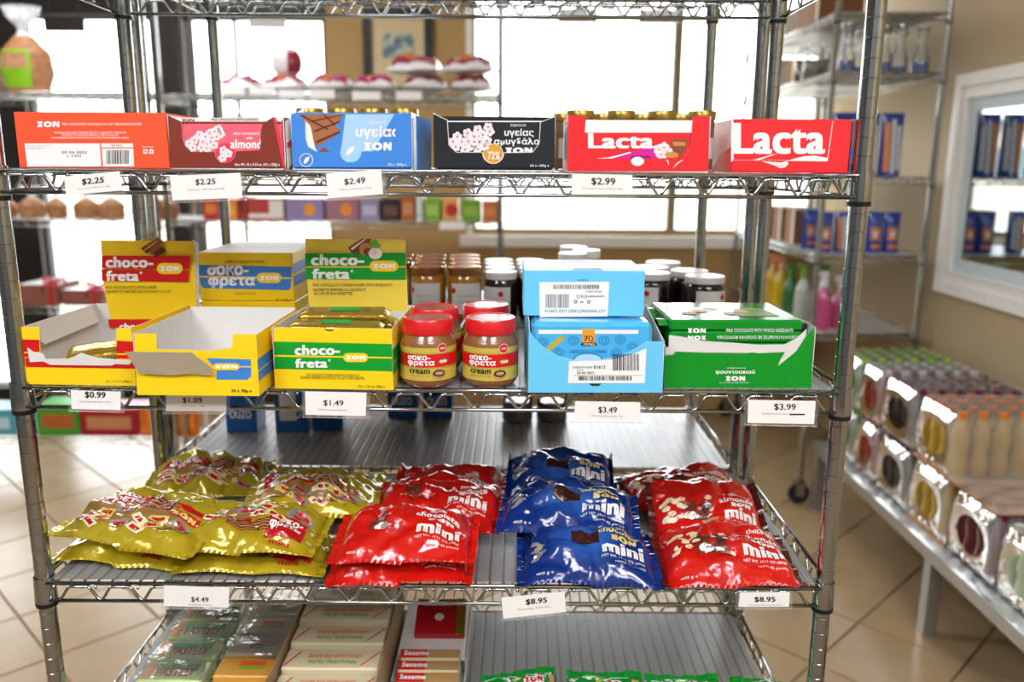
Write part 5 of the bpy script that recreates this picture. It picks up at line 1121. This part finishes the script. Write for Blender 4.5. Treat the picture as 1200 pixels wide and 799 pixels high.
# tray 1: pale green packs, wrapped
SLOT = ('front', 'second', 'third', 'fourth', 'fifth', 'sixth')
x0, w = -.535, .122
for k in range(5):
    zz = .032 if k else .024
    sweet_pack('pale green sesame sweet pack, %s in the left row on the bottom shelf' % SLOT[k], (x0+.004, .055+.066*k, ZD4+.0016+(.018 if k else .010)), w-.008, .060, zz-.004, PALEG, 'green', 'pale green sesame packs')
t = thing('sweets_tray', 'white tray of pale green sesame packs under clear wrap, leftmost at the bottom', 'tray', (x0, .045, ZD4)); open_tray(t, w, .355, .016, WHITE, WHITE)
m = MB(); m.grid(lambda u, v: (u*w, .075+v*.27, .052+.003*math.sin(9*v+3*u)-.004*abs(2*u-1)**4), 10, 24, WRAP); m.grid(lambda u, v: (-.001, .075+u*.27, .016+v*.034), 10, 2, WRAP); m.build('clear_wrap', t, True)
# tray 2: amber packs
x0, w = -.402, .118
for k in range(5):
    sweet_pack('amber sesame sweet pack, %s in the second row on the bottom shelf' % SLOT[k], (x0+.004, .055+.066*k, ZD4+.0016+(.030 if k else .012)), w-.008, .060, .026, AMB if k < 2 else CRM, 'amber', 'amber sesame packs')
t = thing('sweets_tray', 'tray of amber sesame packs under clear wrap, second from the left at the bottom', 'tray', (x0, .045, ZD4)); open_tray(t, w, .355, .022, WHITE, WHITE)
m = MB(); m.grid(lambda u, v: (u*w, .12+v*.225, .064+.003*math.sin(8*v+4*u)-.004*abs(2*u-1)**4), 10, 24, WRAP); m.build('clear_wrap', t, True)
# tray 3: cream packs in a tall kraft box
x0, w = -.282, .180
for k in range(5):
    sweet_pack('cream and red sesame bar pack, %s in the kraft box' % SLOT[k], (x0+.006, .046+.064*k, ZD4+.0016+.012+.0075*k), w-.012, .058, .060, CRM, 'cream', 'cream sesame packs', 0)
t = thing('kraft_box', 'open kraft carton of cream sesame bars on the bottom shelf', 'carton', (x0, .040, ZD4)); open_tray(t, w, .36, .098, BRN2, BRN2, hf=.03)
# tray 4: white box with sesame packs and a red box
x0, w = -.094, .130
for k in range(3): sweet_pack('red and tan sesame pack, %s from the front beside the kraft carton' % SLOT[k], (x0+.012, .120+.03*k, ZD4+.0016+.018+.004*k), w-.022, .026, .030, CRM, 'sesame', 'red and tan sesame packs')
t = thing('sweets_tray', 'white tray with sesame packs and a red box, right of the kraft carton', 'tray', (x0, .060, ZD4)); open_tray(t, w, .355, .030, WHITE, WHITE); MB().box(.003, w-.003, .155, .35, .030, .040, WHITE).build('white_insert', t)
t = thing('red_box', 'red gift box with gold edge lying in the white tray', 'box', (x0+.028, .268, ZD4+.0405), (.35, 0, 0)); closed_box(t, .095, .085, .014, C('crimson', '#b0121e', .3), C('crimson', '#b0121e', .3)); m = MB(); m.box(.078, .0945, 0, .085, .0142, .0148, mat('gold_edge', '#b89a3a', rough=.3, metal=.8)); m.build('gold_edge', t)
m = MB(); m.lathe([(0, .0150), (.009, .0150)], 14, PAPER, (.045, .04, 0)); m.build('emblem', t); m = MB(); quadtext(m, 'PASTELI SESAME', (.012, .066, .0150), (.055, 0, 0), (0, .006, 0), PAPER, .02); m.build('lettering', t)

# ------------------------------------------------------------------ dunnage bench on the right with wrapped bottle packs
ALU = mat('brushed_aluminium', '#c4c6c6', rough=.32, metal=.85, noise_amt=.06, nscale=40)
t = thing('display_bench', 'low brushed metal bench along the right wall under bottle packs', 'bench', (1.46, -.15, 0))
m = MB(); m.box(0, .44, 0, 2.53, .285, .305, ALU); m.build('top', t); m = MB(); m.box(-.004, .02, 0, 2.53, .262, .3055, ALU); m.build('front_rail', t); m = MB(); m.box(.42, .444, 0, 2.53, .262, .3055, ALU); m.build('back_rail', t)
for y in (.12, 1.45, 2.46):
    for x in (0, .38): MB().box(x, x+.042, y, y+.042, 0, .285, ALU).build('leg', t)
JUICE = {}
def bottle_mesh(key, col, capc):
    jm = mat('juice_'+key, col, rough=.12, coat=.8, noise_amt=.08, nscale=10); R = .031
    b = MB().lathe([(0, 0), (R*.9, 0), (R, .008), (R, .055), (R*.86, .075), (R*.86, .095), (R, .115), (R*.96, .145), (R*.55, .180), (R*.42, .192), (R*.42, .198)], 12, jm).mesh('bottle', True, auto=.8)
    c = MB().lathe([(R*.45, .196), (R*.5, .196), (R*.5, .214), (R*.45, .216), (0, .216)], 10, mat('cap_'+key, capc, rough=.35)).mesh('cap', True, auto=.6); return b, c
SHR = film('shrink_wrap', '#f4f6f8', opacity=.24, gloss=.6, rough=.10, bump=.6, bscale=30); SHR2 = film('shrink_wrap_thin', '#f4f6f8', opacity=.17, gloss=.45, rough=.10, bump=.6, bscale=30)
def bottle_pack(label, y0, layer, key, col, capc, ny=4, nx=6, full=True, board=None):
    if key not in JUICE: JUICE[key] = bottle_mesh(key, col, capc)
    bm_, cm_ = JUICE[key]; P = .0645; X0 = 1.505; z = .306+layer*.222
    t = thing('bottle_pack', label, 'bottle pack', (X0, y0, z), group='shrink-wrapped bottle packs')
    for i in range(nx if full else 2):
        for j in range(ny):
            b = inst('bottle', bm_, t, (.034+P*i, .034+P*j, .002)); inst('cap', cm_, b)
    L, D, H = P*nx+.003, P*ny+.003, .218; m = MB(); rr = .022
    def ring(z_, g): return [(g, g+rr), (g+rr, g), (L-g-rr, g), (L-g, g+rr), (L-g, D-g-rr), (L-g-rr, D-g), (g+rr, D-g), (g, D-g-rr)]
    # sleeve running along x: sides and domed top, with bull's-eye openings at the two ends
    prof = [(0.0, .004), (0.0, .11), (.004, .15), (.018, .185), (.03, H), (D-.03, H), (D-.018, .185), (D-.004, .15), (D, .11), (D, .004)]
    n = 12
    for a in range(len(prof)-1):
        (ya, za), (yb_, zb_) = prof[a], prof[a+1]
        m.grid(lambda u, v: (.008+u*(L-.016), ya+(yb_-ya)*v, za+(zb_-za)*v+(.003*math.sin(u*40)*(1 if za > .2 and zb_ > .2 else 0))), n, 1, SHR2)
    m.build('shrink_sleeve', t, True)
    for e, xx in ((0, .0), (1, L)):
        m = MB(); N_ = 28; oy, oz = D*.30, .058; cy, cz = D/2, .105
        rim = []
        for q in range(N_):
            a = 2*PI*q/N_; ca, sa = math.cos(a), math.sin(a); k = min((D/2)/max(1e-6, abs(ca)), (.105 if sa > 0 else .10)/max(1e-6, abs(sa))); 
            yo = cy+k*ca; zo = cz+k*sa
            if zo > .15: yo = cy+(yo-cy)*(1-(zo-.15)*3.6)
            rim.append((yo, zo))
        for q in range(N_):
            p = (q+1) % N_; a, b = 2*PI*q/N_, 2*PI*p/N_; sg = -1 if e == 0 else 1
            I1, I2 = (cy+oy*math.cos(a), cz+oz*math.sin(a)), (cy+oy*math.cos(b), cz+oz*math.sin(b)); O1, O2 = rim[q], rim[p]
            mid1, mid2 = ((I1[0]+O1[0])/2, (I1[1]+O1[1])/2), ((I2[0]+O2[0])/2, (I2[1]+O2[1])/2); bx = xx+sg*.006
            m.poly([(xx+.010*-sg, O1[0], O1[1]), (xx+.010*-sg, O2[0], O2[1]), (bx, mid2[0], mid2[1]), (bx, mid1[0], mid1[1])], SHR); m.poly([(bx, mid1[0], mid1[1]), (bx, mid2[0], mid2[1]), (xx, I2[0], I2[1]), (xx, I1[0], I1[1])], SHR)
        m.build('shrink_end', t, True)
    if board: MB().box(.0, L, .0, D, 0, .0018, board).build('cardboard_pad', t)
    return t
KR = mat('pad_board', '#c9a07a', rough=.8, noise_amt=.08)
packs = (('green soda', 2.067, 'lime', '#2f6b3a', '#9fd03a', 'green bottles with lime caps'), ('red juice', 1.865, 'red', '#8e2a1e', '#c8c6c8', 'red juice bottles with pale caps'), ('dark grape', 1.597, 'grape', '#241a20', '#6a2440', 'dark grape bottles with purple caps'), ('yellow', 1.330, 'yellow', '#b9962a', '#e07a1c', 'yellow juice bottles with orange caps'))
for nm, y0, key, col, capc, desc in packs:
    bottle_pack('shrink-wrapped lower pack of '+desc, y0, 0, key, col, capc, 4 if key != 'red' else 3, full=False, board=KR if key == 'yellow' else None)
    bottle_pack('shrink-wrapped upper pack of '+desc, y0, 1, key, col, capc, 4 if key != 'red' else 3, board=KR if key == 'yellow' else None)
bottle_pack('shrink-wrapped pack of wine red bottles, nearest full pack at bench level', 1.055, 0, 'wine', '#5e0f20', '#7a2038', 4, board=None)
t = thing('cardboard_pad', 'tan cardboard pad lying on the wine red bottle pack under loose film', 'cardboard', (1.50, 1.06, .306+.2245)); MB().box(0, .39, 0, .26, 0, .004, KR).build('board', t)
m = MB(); m.grid(lambda u, v: (-.012+u*.40, -.02+v*.28, .012+.02*noise.noise((u*5, v*6, 2))+.012*abs(math.sin(7*v+3*u))), 30, 26, SHR2); m.build('loose_film', t, True)
bottle_pack('shrink-wrapped pack of pale green bottles at the right picture edge', .785, 0, 'pale', '#b9c8a8', '#d8d8d0', 4)
# ------------------------------------------------------------------ far racks under the windows
COOK = mat('cookies', '#9a6a42', rough=.6, noise_amt=.55, nscale=38, bump=.8, bscale=45, bdist=.01); CELLO = film('cellophane', '#f2f6fa', opacity=.45, gloss=.5, rough=.12, bump=.8, bscale=25); GLAB = mat('green_label', '#7fb01c', rough=.45, noise_amt=.12, nscale=25); LPIC = mat('label_picture', '#a87a58', rough=.5, noise_amt=.5, nscale=50)
def gathered_bag(label, loc, R, Hb, Ht, seed, lab=True, group=None, rz=0):
    t = thing('cookie_bag', label, 'bag of cookies', loc, (0, 0, rz), group); m = MB()
    def body(u, v):
        a = 2*PI*u; prof = (.93+.1*math.sin(PI*v))*(1-max(0, v-.72)/.28*.55) if v < .999 else .40; r = R*prof*(1+.10*noise.noise((math.cos(a)*2, math.sin(a)*2, v*4+seed)))
        return (r*math.cos(a), r*.72*math.sin(a), Hb*v)
    m.grid(body, 22, 12, COOK); m.grid(lambda u, v: (R*.93*v*math.cos(-2*PI*u), R*.93*.72*v*math.sin(-2*PI*u), 0), 22, 1, COOK); m.build('cookies', t, True, weld=True)
    m = MB(); m.grid(lambda u, v: ((R*(.42-.24*math.sin(PI*min(1, v*1.5))*(1) + .42*max(0, v-.35)**.8)*(1+.12*math.sin(2*PI*u*9+seed)))*math.cos(2*PI*u), (R*(.34-.2*math.sin(PI*min(1, v*1.5))+.22*max(0, v-.35)**.8)*(1+.12*math.sin(2*PI*u*9)))*math.sin(2*PI*u), Hb*.94+(Ht-Hb*.94)*v), 54, 10, CELLO); m.build('gathered_top', t, True)
    if lab:
        m = MB(); m.grid(lambda u, v: Vector(body(.60+.20*u, .08+.66*v))*Vector((1, 1, 1)).x*1.03 if False else tuple(Vector((body(.62+.20*u, .08+.66*v)[0]*1.04, body(.62+.20*u, .08+.66*v)[1]*1.04, body(.62+.2*u, .08+.66*v)[2]))), 8, 8, GLAB); lb = m.build('label', t, True)
        m = MB(); m.grid(lambda u, v: (body(.64+.16*u, .42+.26*v)[0]*1.06, body(.64+.16*u, .42+.26*v)[1]*1.06, body(.64+.16*u, .42+.26*v)[2]), 6, 4, LPIC); m.build('label_picture', lb, True)
    return t
ZA = [z+.004 for z in (1.80, 1.235, .83, .185)]
gathered_bag('cookie bag with green label and white gathered top, on the far left rack', (-2.10, 2.80, ZA[0]), .105, .245, .375, 1, rz=.1)
gathered_bag('cookie bag cut by the left picture edge beside the green-labelled one', (-2.33, 2.83, ZA[0]), .105, .235, .36, 2, rz=-.4)
for k in range(7): gathered_bag('small brown cookie bag, %s from the left on the far rack' % ('first', 'second', 'third', 'fourth', 'fifth', 'sixth', 'seventh')[k], (-2.28+.128*k, 2.79+.02*(k % 2), ZA[1]), .061, .090, .135+.012*(k % 3), 10+k, lab=False, group='small brown cookie bags', rz=k)
RIB = mat('red_ribbon', '#c0142c', rough=.35, noise_amt=.1); PBOX = mat('pastry_box', '#8a5344', rough=.6, noise_amt=.15, nscale=10); PTOP = mat('pastry_box_top', '#e9e9ea', rough=.4)
for k, (x, h_, lab) in enumerate(((-2.21, .098, 'brown pastry box with red ribbon bow, left on the far rack'), (-2.005, .075, 'lower brown pastry box with red ribbon bow, right of the taller one'))):
    t = thing('pastry_box', lab, 'box', (x, 2.715, ZA[2]), group='ribboned pastry boxes'); closed_box(t, .185, .22, h_, PBOX, PTOP, name='box')
    m = MB(); m.box(.145, .163, -.001, .221, h_, h_+.0015, RIB).box(.145, .163, -.0015, 0, 0, h_, RIB); rb = m.build('ribbon', t)
    m = MB()
    for s_ in (-1, 1): m.tube([(.154, .05, h_+.006), (.154+s_*.022, .042, h_+.026), (.154+s_*.05, .04, h_+.03), (.154+s_*.052, .045, h_+.012), (.154, .05, h_+.006)], [.004, .007, .009, .007, .004], 6, RIB)
    for s_ in (-1, 1): m.tube([(.154, .045, h_+.006), (.154+s_*.03, .0, h_+.002), (.154+s_*.04, -.006, h_-.03)], [.004, .006, .005], 5, RIB)
    m.lathe([(0, -.009), (.009, -.004), (.009, .005), (0, .009)], 8, RIB, (.154, .048, h_+.010)); m.build('bow', rb, True)
def shop_box(label, x0, x1, y, z, h_, d_, col, print_, pc, group, words=None):
    t = thing('shop_box', label, 'box', (x0, y, z), group=group); c = mat('shopbox_'+col, '#'+col, rough=.4, noise_amt=.12, nscale=14); closed_box(t, x1-x0, d_, h_, c, c); w_ = x1-x0; m = MB()
    if print_ == 'panel': m.box(w_*.12, w_*.88, -.0006, 0, h_*.25, h_*.7, mat('shopprint_'+pc, '#'+pc, rough=.4, noise_amt=.2, nscale=25))
    elif print_ == 'spot': m.lathe([(0, 0), (h_*.28, 0)], 14, mat('shopprint_'+pc, '#'+pc, rough=.4, noise_amt=.25, nscale=25)); m.v = [(w_*.62+a, -.0006, h_*.5+b) for a, b, c_ in m.v]
    else: m.box(0, w_, -.0006, 0, h_*.1, h_*.3, mat('shopprint_'+pc, '#'+pc, rough=.4)).box(w_*.6, w_, -.0008, 0, h_*.3, h_*.9, mat('shopprint_'+pc, '#'+pc, rough=.4))
    m.build('printed_panel', t)
G3 = 'boxes on the lowest far shelf'
for x0, x1, h_, col, pr_, pc, lab in ((-2.62, -2.29, .13, '4fa3b5', 'panel', 'bfe0e8', 'teal box at the left picture edge on the lowest far shelf'), (-2.195, -1.99, .155, '3f9a2c', 'panel', 'b5602c', 'green box with orange print on the lowest far shelf'), (-1.985, -1.705, .14, 'a5162c', 'panel', 'c98a5c', 'crimson box with tan print on the lowest far shelf'), (-1.695, -1.63, .15, 'd86a1c', 'stripe', 'e08a3a', 'narrow orange box left of the rack post on the lowest far shelf'), (-1.60, -1.41, .15, 'dc6c14', 'panel', 'ee9a3c', 'wide orange box right of the rack post on the lowest far shelf'), (-1.405, -1.36, .16, 'b0906c', 'stripe', 'd8ccb8', 'thin tan box right of the wide orange one')): shop_box(lab, x0, x1, 2.72, ZA[3], h_, .16, col, pr_, pc, G3)
G4 = 'boxes on the middle far shelf'
def P2(px): return aty(px, 245, 2.73).x
for a, b, h_, col, pr_, pc, lab in ((238, 257, .105, 'a8262a', 'panel', 'c8743a', 'small red box at the left end of the middle far shelf'), (258, 279, .10, 'd0782c', 'panel', 'e0a03c', 'small orange box second on the middle far shelf'), (280, 290, .105, '7a1a1e', 'stripe', '9a3a2c', 'thin dark red box third on the middle far shelf'), (291, 333, .10, 'a83c34', 'stripe', 'd8cfc4', 'red and white box fourth on the middle far shelf'), (335, 380, .10, '8a7aa0', 'spot', 'e0902c', 'lilac box with orange fruit, left of the pair'), (382, 421, .10, '9c6c78', 'spot', 'e88a2c', 'mauve box with orange fruit, right of the pair'), (422, 445, .10, '8f86a6', 'panel', 'b9b2c4', 'small lilac-grey box beside the black one'), (447, 469, .10, '2e2224', 'panel', '6a4a3c', 'small black box on the middle far shelf'), (470, 487, .12, 'a85e2c', 'panel', 'c98a5a', 'tall brown-orange box beside the black one'), (488, 496, .13, 'e2e2de', 'stripe', 'c8ccd0', 'thin white carton between brown and green boxes'), (498, 517, .105, '7fa838', 'panel', 'a8c860', 'green box with pale print, left of the apple box'), (518, 537, .105, 'd8a05c', 'spot', 'c8301c', 'tan box with red apple print'), (541, 564, .10, '6a9c2c', 'panel', '94b84c', 'green box near the far rack post'), (565, 585, .095, 'c8703c', 'panel', 'd88a4c', 'orange box at the far rack post')): shop_box(lab, P2(a), P2(b)-.004, 2.73, ZA[1], h_, .15, col, pr_, pc, G4)
# red and white sacks on the top far shelf
SACK = mat('sack_white', '#d9d4d2', rough=.25, coat=.5, noise_amt=.12, nscale=12, bump=.6, bscale=22, bdist=.01); SKR = prn('sack_red', '#8e2236'); SKO = prn('sack_orange', '#c8702c'); SKM = prn('sack_magenta', '#a01c5c')
def sack(label, px, py, y, w_, seed, h_=.072, W_=.22, tilt=0, c=None):
    q = aty(px, py, y); b = Bag(label, (q.x, y, max(q.z, ZA[0]-.002)), (tilt, 0, .1*math.sin(seed)), w_, W_, h_, SACK, seed, group='red and white sacks', wr=.007); b.yk = 1; m = MB(); hx, hy = w_/2, W_/2
    b.patch(m, [(-hx*.9, -hy*.62), (-hx*.2, -hy*.78), (hx*.3, -hy*.6), (hx*.9, -hy*.72), (hx*.8, hy*.7), (-hx*.8, hy*.7)], c or SKR, 1.5); b.patch(m, [(-hx*.4, -hy*.45), (hx*.1, -hy*.5), (hx*.1, hy*.3), (-hx*.3, hy*.3)], SKO, 2.5); m.build('printed_panel', b.root)
for k, (px, w_, c, lab) in enumerate(((282, .21, SKR, 'red and white sack first from the left on the top far shelf'), (336, .19, None, 'red and white sack second from the left under the round one'), (388, .20, SKM, 'red and white sack third from the left on the top far shelf'), (440, .19, SKM, 'magenta and white sack fourth from the left in front of the picture'), (498, .20, SKR, 'red and white sack fifth from the left, right of the picture'), (553, .19, None, 'red and white sack last by the far rack post'))): sack(lab, px, 108, 2.84, w_, 60+k, c=c)
ZT = ZA[0]+.085
for k, (px, w_, lab) in enumerate(((487, .24, 'red and white sack lying on top in front of the picture'), (550, .24, 'orange and white sack lying on top by the far rack post'))): q = aty(px, 88, 2.86); sack(lab, px, 88, 2.86, w_, 80+k, .085, .2, .05)
t = thing('round_sack', 'round upright silver and red bag on the top far shelf against the window', 'snack bag', (aty(337, 80, 2.86).x, 2.86, ZT-.005)); m = MB(); m.grid(lambda u, v: ((.072*math.sin(PI*v)**.7*(1+.12*noise.noise((6*math.cos(2*PI*u), 6*math.sin(2*PI*u), 4*v))))*math.cos(2*PI*u), (.05*math.sin(PI*v)**.7)*math.sin(2*PI*u), .066-.066*math.cos(PI*v)), 26, 16, SACK); m.build('pouch', t, True)
m = MB(); m.grid(lambda u, v: (.0745*math.sin(PI*(.25+.5*v))**.7*math.cos(2*PI*(.78+.16*u)), .0525*math.sin(PI*(.25+.5*v))**.7*math.sin(2*PI*(.78+.16*u)), .066-.066*math.cos(PI*(.25+.5*v))), 10, 8, SKR); m.build('printed_panel', t, True)
for k, (a, b, y0, y1, lab) in enumerate(((256, 287, 103, 111, 'first white tag on the top far shelf edge'), (292, 322, 103, 111, 'second white tag on the top far shelf edge'), (327, 357, 105, 114, 'third white tag on the top far shelf edge'), (362, 392, 105, 115, 'fourth white tag on the top far shelf edge'), (413, 446, 107, 117, 'white tag below the picture on the top far shelf edge'), (464, 494, 107, 117, 'white tag right of the picture on the top far shelf edge'), (515, 545, 260, 269, 'white tag on the middle far shelf edge under the apple box'))):
    p0 = aty(a, y0, 2.683); p1 = aty(b, y1, 2.683); t = thing('shelf_tag', lab, 'price tag', (p0.x, 2.683, p1.z), group='white tags on the far rack'); MB().box(0, p1.x-p0.x, 0, .001, 0, p0.z-p1.z, CARD).build('card', t); MB().box(-.006, p1.x-p0.x+.006, .0012, .0018, -.004, p0.z-p1.z+.004, SLEEVE).build('plastic_sleeve', t)
t = thing('hanging_sign', 'dark sign hanging in the top of the leftmost window', 'sign', (aty(74, 20, 3.6).x, 3.6, aty(74, 37, 3.6).z)); MB().box(-.11, .11, 0, .012, .0, .075, DARKW).build('board', t)
for s_ in (-.08, .08): MB().box(s_-.003, s_+.003, .004, .008, .075, ZC-t.location.z, DARKW).build('hanger', t)
# ------------------------------------------------------------------ rack along the right wall
GLS = film('vase_glass', '#dfe9ee', opacity=.16, gloss=.6, rough=.03); BLU = mat('blue_glass', '#2d55a8', rough=.1, coat=.8); STEEL = mat('steel_trim', '#b8bcc0', rough=.2, metal=.9)
RZ = [z+.004 for z in (2.105, 1.875, 1.455, 1.128, .79)]
for k, (x, y, s_, lab) in enumerate(((1.495, 2.47, 1, 'clear glass bottle with blue base, first on the right rack'), (1.575, 2.52, .9, 'clear glass bottle second on the right rack behind the post'), (1.66, 2.50, 1, 'clear glass bottle third on the right rack'), (1.735, 2.52, 1.02, 'clear glass bottle fourth on the right rack'), (1.812, 2.49, .95, 'clear glass bottle with blue base by the right wall'), (1.535, 2.66, 1, 'clear glass bottle in the second row of the right rack'), (1.70, 2.68, 1, 'clear glass bottle at the back of the right rack'))):
    t = thing('glass_bottle', lab, 'glass bottle', (x, y, RZ[1]), group='glass bottles on the right rack'); s2 = .19*s_
    MB().lathe([(0, .002), (.034, .002), (.036, .01), (.034, s2*.35), (.022, s2*.55), (.018, s2*.72), (.024, s2*.92), (.027, s2)], 18, GLS).build('glass', t, True, auto=.8); MB().lathe([(0, .003), (.031, .003), (.031, .03 if k % 2 else .05), (0, .032 if k % 2 else .052)], 14, BLU).build('blue_base', t, True, auto=.6)
    MB().lathe([(.0265, s2*.98), (.0285, s2*.98), (.0285, s2*1.03), (0, s2*1.04)], 14, STEEL).build('stopper', t, True, auto=.6)
t = thing('glass_jug', 'clear glass jug with curved handle on the right rack', 'jug', (1.50, 2.86, RZ[1])); MB().lathe([(0, .002), (.05, .002), (.058, .02), (.054, .08), (.034, .13), (.036, .17)], 20, GLS).build('glass', t, True, auto=.8); MB().tube([(-.036, 0, .15), (-.075, 0, .145), (-.09, 0, .10), (-.08, 0, .05), (-.055, 0, .035)], .007, 8, CELLO).build('handle', t, True); MB().lathe([(0, .003), (.05, .003), (.05, .06), (0, .062)], 16, mat('amber_fill', '#6a4a30', rough=.2)).build('contents', t, True, auto=.6)
KRAFT = C('kraft_brown', '#8a5f3e', .8); PALEK = C('kraft_pale', '#d8cbb8', .8)
for lab, x, y, z, w_, d_, h_, c, pc in (('white printed carton on the right rack behind the posts', 1.45, 3.42, RZ[1], .14, .12, .17, WHITE, PALEK), ('brown carton next to the jug on the right rack', 1.47, 3.05, RZ[1], .16, .14, .125, KRAFT, PALEK), ('brown carton on the very top of the right rack', 1.46, 2.75, RZ[0], .2, .3, .13, KRAFT, PALEK), ('white carton on the very top of the right rack, far end', 1.45, 3.2, RZ[0], .18, .25, .15, WHITE, PALEK),
                          ('brown carton with pale side, first on the fourth right shelf', 1.46, 3.28, RZ[3], .13, .14, .16, KRAFT, PALEK), ('brown carton with pale side, second on the fourth right shelf', 1.46, 3.06, RZ[3], .14, .13, .165, KRAFT, PALEK), ('brown carton nearest the blue pouches on the fourth right shelf', 1.46, 2.86, RZ[3], .14, .13, .165, KRAFT, PALEK)):
    t = thing('storage_carton', lab, 'carton', (x, y, z)); closed_box(t, w_, d_, h_, c, pc, name='carton'); m = MB(); m.box(-.0006, 0, 0, .03, 0, h_, pc); m.build('side_strip', t)
PBL = mat('pouch_blue', '#2643a0', rough=.3, coat=.4, noise_amt=.15, nscale=14, bump=.4, bscale=25); POR = mat('pouch_orange', '#e08a2c', rough=.35); PWH = mat('pouch_white', '#dfe3ea', rough=.35)
def pouch(label, x, y, z, w_, h_, variant, rz=0, group='blue pouches'):
    t = thing('blue_pouch', label, 'pouch', (x, y, z), (0, 0, rz), group); m = MB(); d_ = .035
    fn = lambda s_: (lambda u, v: ((u-.5)*w_*(1-.04*math.sin(PI*v)), s_*d_*(1-v)**.6*(1-abs(2*u-1)**3)*.9, v*h_))
    m.grid(fn(-1), 10, 10, PBL); m.grid(lambda u, v: fn(1)(1-u, v), 10, 10, PBL); m.build('pouch', t, True)
    m = MB(); f0 = fn(-1)
    def pat(u0, u1, v0, v1, mt, k): m.grid(lambda u, v: Vector(f0(u0+(u1-u0)*u, v0+(v1-v0)*v))+Vector((0, -.0015*k, 0)), 4, 6, mt)
    if variant: pat(.15, .4, .08, .85, POR, 1); pat(.45, .62, .05, .9, PWH, 1); pat(.68, .88, .1, .8, PWH, 1)
    else: pat(.2, .75, .30, .62, POR, 1); pat(.35, .6, .38, .52, PWH, 2); pat(.25, .8, .1, .2, POR, 1)
    m.build('printed_panel', t, True)
for k, (x, y, w_, lab) in enumerate(((1.52, 2.50, .13, 'tall blue pouch first on the third right shelf'), (1.63, 2.52, .12, 'tall blue and white pouch beside the post on the third right shelf'), (1.735, 2.52, .12, 'tall blue and orange pouch last on the third right shelf'))): pouch(lab, x, y, RZ[2], w_*.82, .265, k > 0)
for k, (x, y, lab) in enumerate(((1.475, 2.50, 'blue pouch with orange print first on the fourth right shelf'), (1.56, 2.52, 'blue pouch with orange print second on the fourth right shelf'), (1.70, 2.52, 'blue pouch with orange print third on the fourth right shelf'), (1.775, 2.52, 'blue pouch with orange print last on the fourth right shelf'), (1.475, 2.68, 'blue pouch with orange print behind the first on the fourth right shelf'))): pouch(lab, x, y, RZ[3], .074, .175, k in (1,), group='smaller blue pouches')
t = thing('sauce_bottle', 'small bottle with orange and yellow cap on the third right shelf', 'bottle', (1.49, 2.75, RZ[2])); MB().lathe([(0, 0), (.03, 0), (.032, .01), (.032, .16), (.014, .20), (.014, .22)], 14, mat('green_sauce', '#5c8a2c', rough=.2)).build('bottle', t, True, auto=.7); MB().lathe([(.015, .215), (.018, .215), (.018, .25), (0, .252)], 12, mat('orange_cap', '#e07a2c', rough=.4)).build('cap', t, True, auto=.6)
def soap(label, x, y, col, capc, s_=1.0):
    t = thing('soap_bottle', label, 'bottle', (x, y, RZ[4]), group='soap bottles on the right rack'); c = mat('soap_'+col, '#'+col, rough=.15, coat=.7, noise_amt=.06); k = mat('soapcap_'+capc, '#'+capc, rough=.4)
    MB().lathe([(0, 0), (.036, 0), (.040, .01), (.040, .10*s_), (.034, .135*s_), (.016, .165*s_), (.013, .18*s_)], 16, c, sy=.75).build('bottle', t, True, auto=.7); b = MB().lathe([(.014, .176*s_), (.017, .176*s_), (.017, .205*s_), (.011, .21*s_), (.011, .222*s_), (0, .222*s_)], 12, k).build('cap', t, True, auto=.6)
    MB().box(-.030, .014, -.008, .008, .214*s_, .236*s_, k).build('spout', b)
for a in ((1.485, 2.47, 'c84f86', 'e8e4e4', 1.08, 'pink soap bottle nearest on the lowest right shelf'), (1.57, 2.49, 'b84a78', 'd8d0d4', 1.0, 'pink soap bottle behind the front post on the right rack'), (1.485, 2.73, 'bccabc', '8ab04a', 1.1, 'pale green soap bottle second on the lowest right shelf'), (1.485, 2.90, '2c6a34', '3c8a3c', 1.0, 'dark green soap bottle third on the lowest right shelf'), (1.485, 3.06, 'd8b81c', 'e09a6c', 1.1, 'yellow soap bottle fourth on the lowest right shelf'), (1.485, 3.2, 'd8b02c', 'e0946c', 1.1, 'yellow soap bottle last on the lowest right shelf'), (1.60, 2.78, 'c4ccc0', '6aa04a', 1.05, 'clear green soap bottle in the second column of the lowest right shelf')): soap(a[5], a[0], a[1], a[2], a[3], a[4])
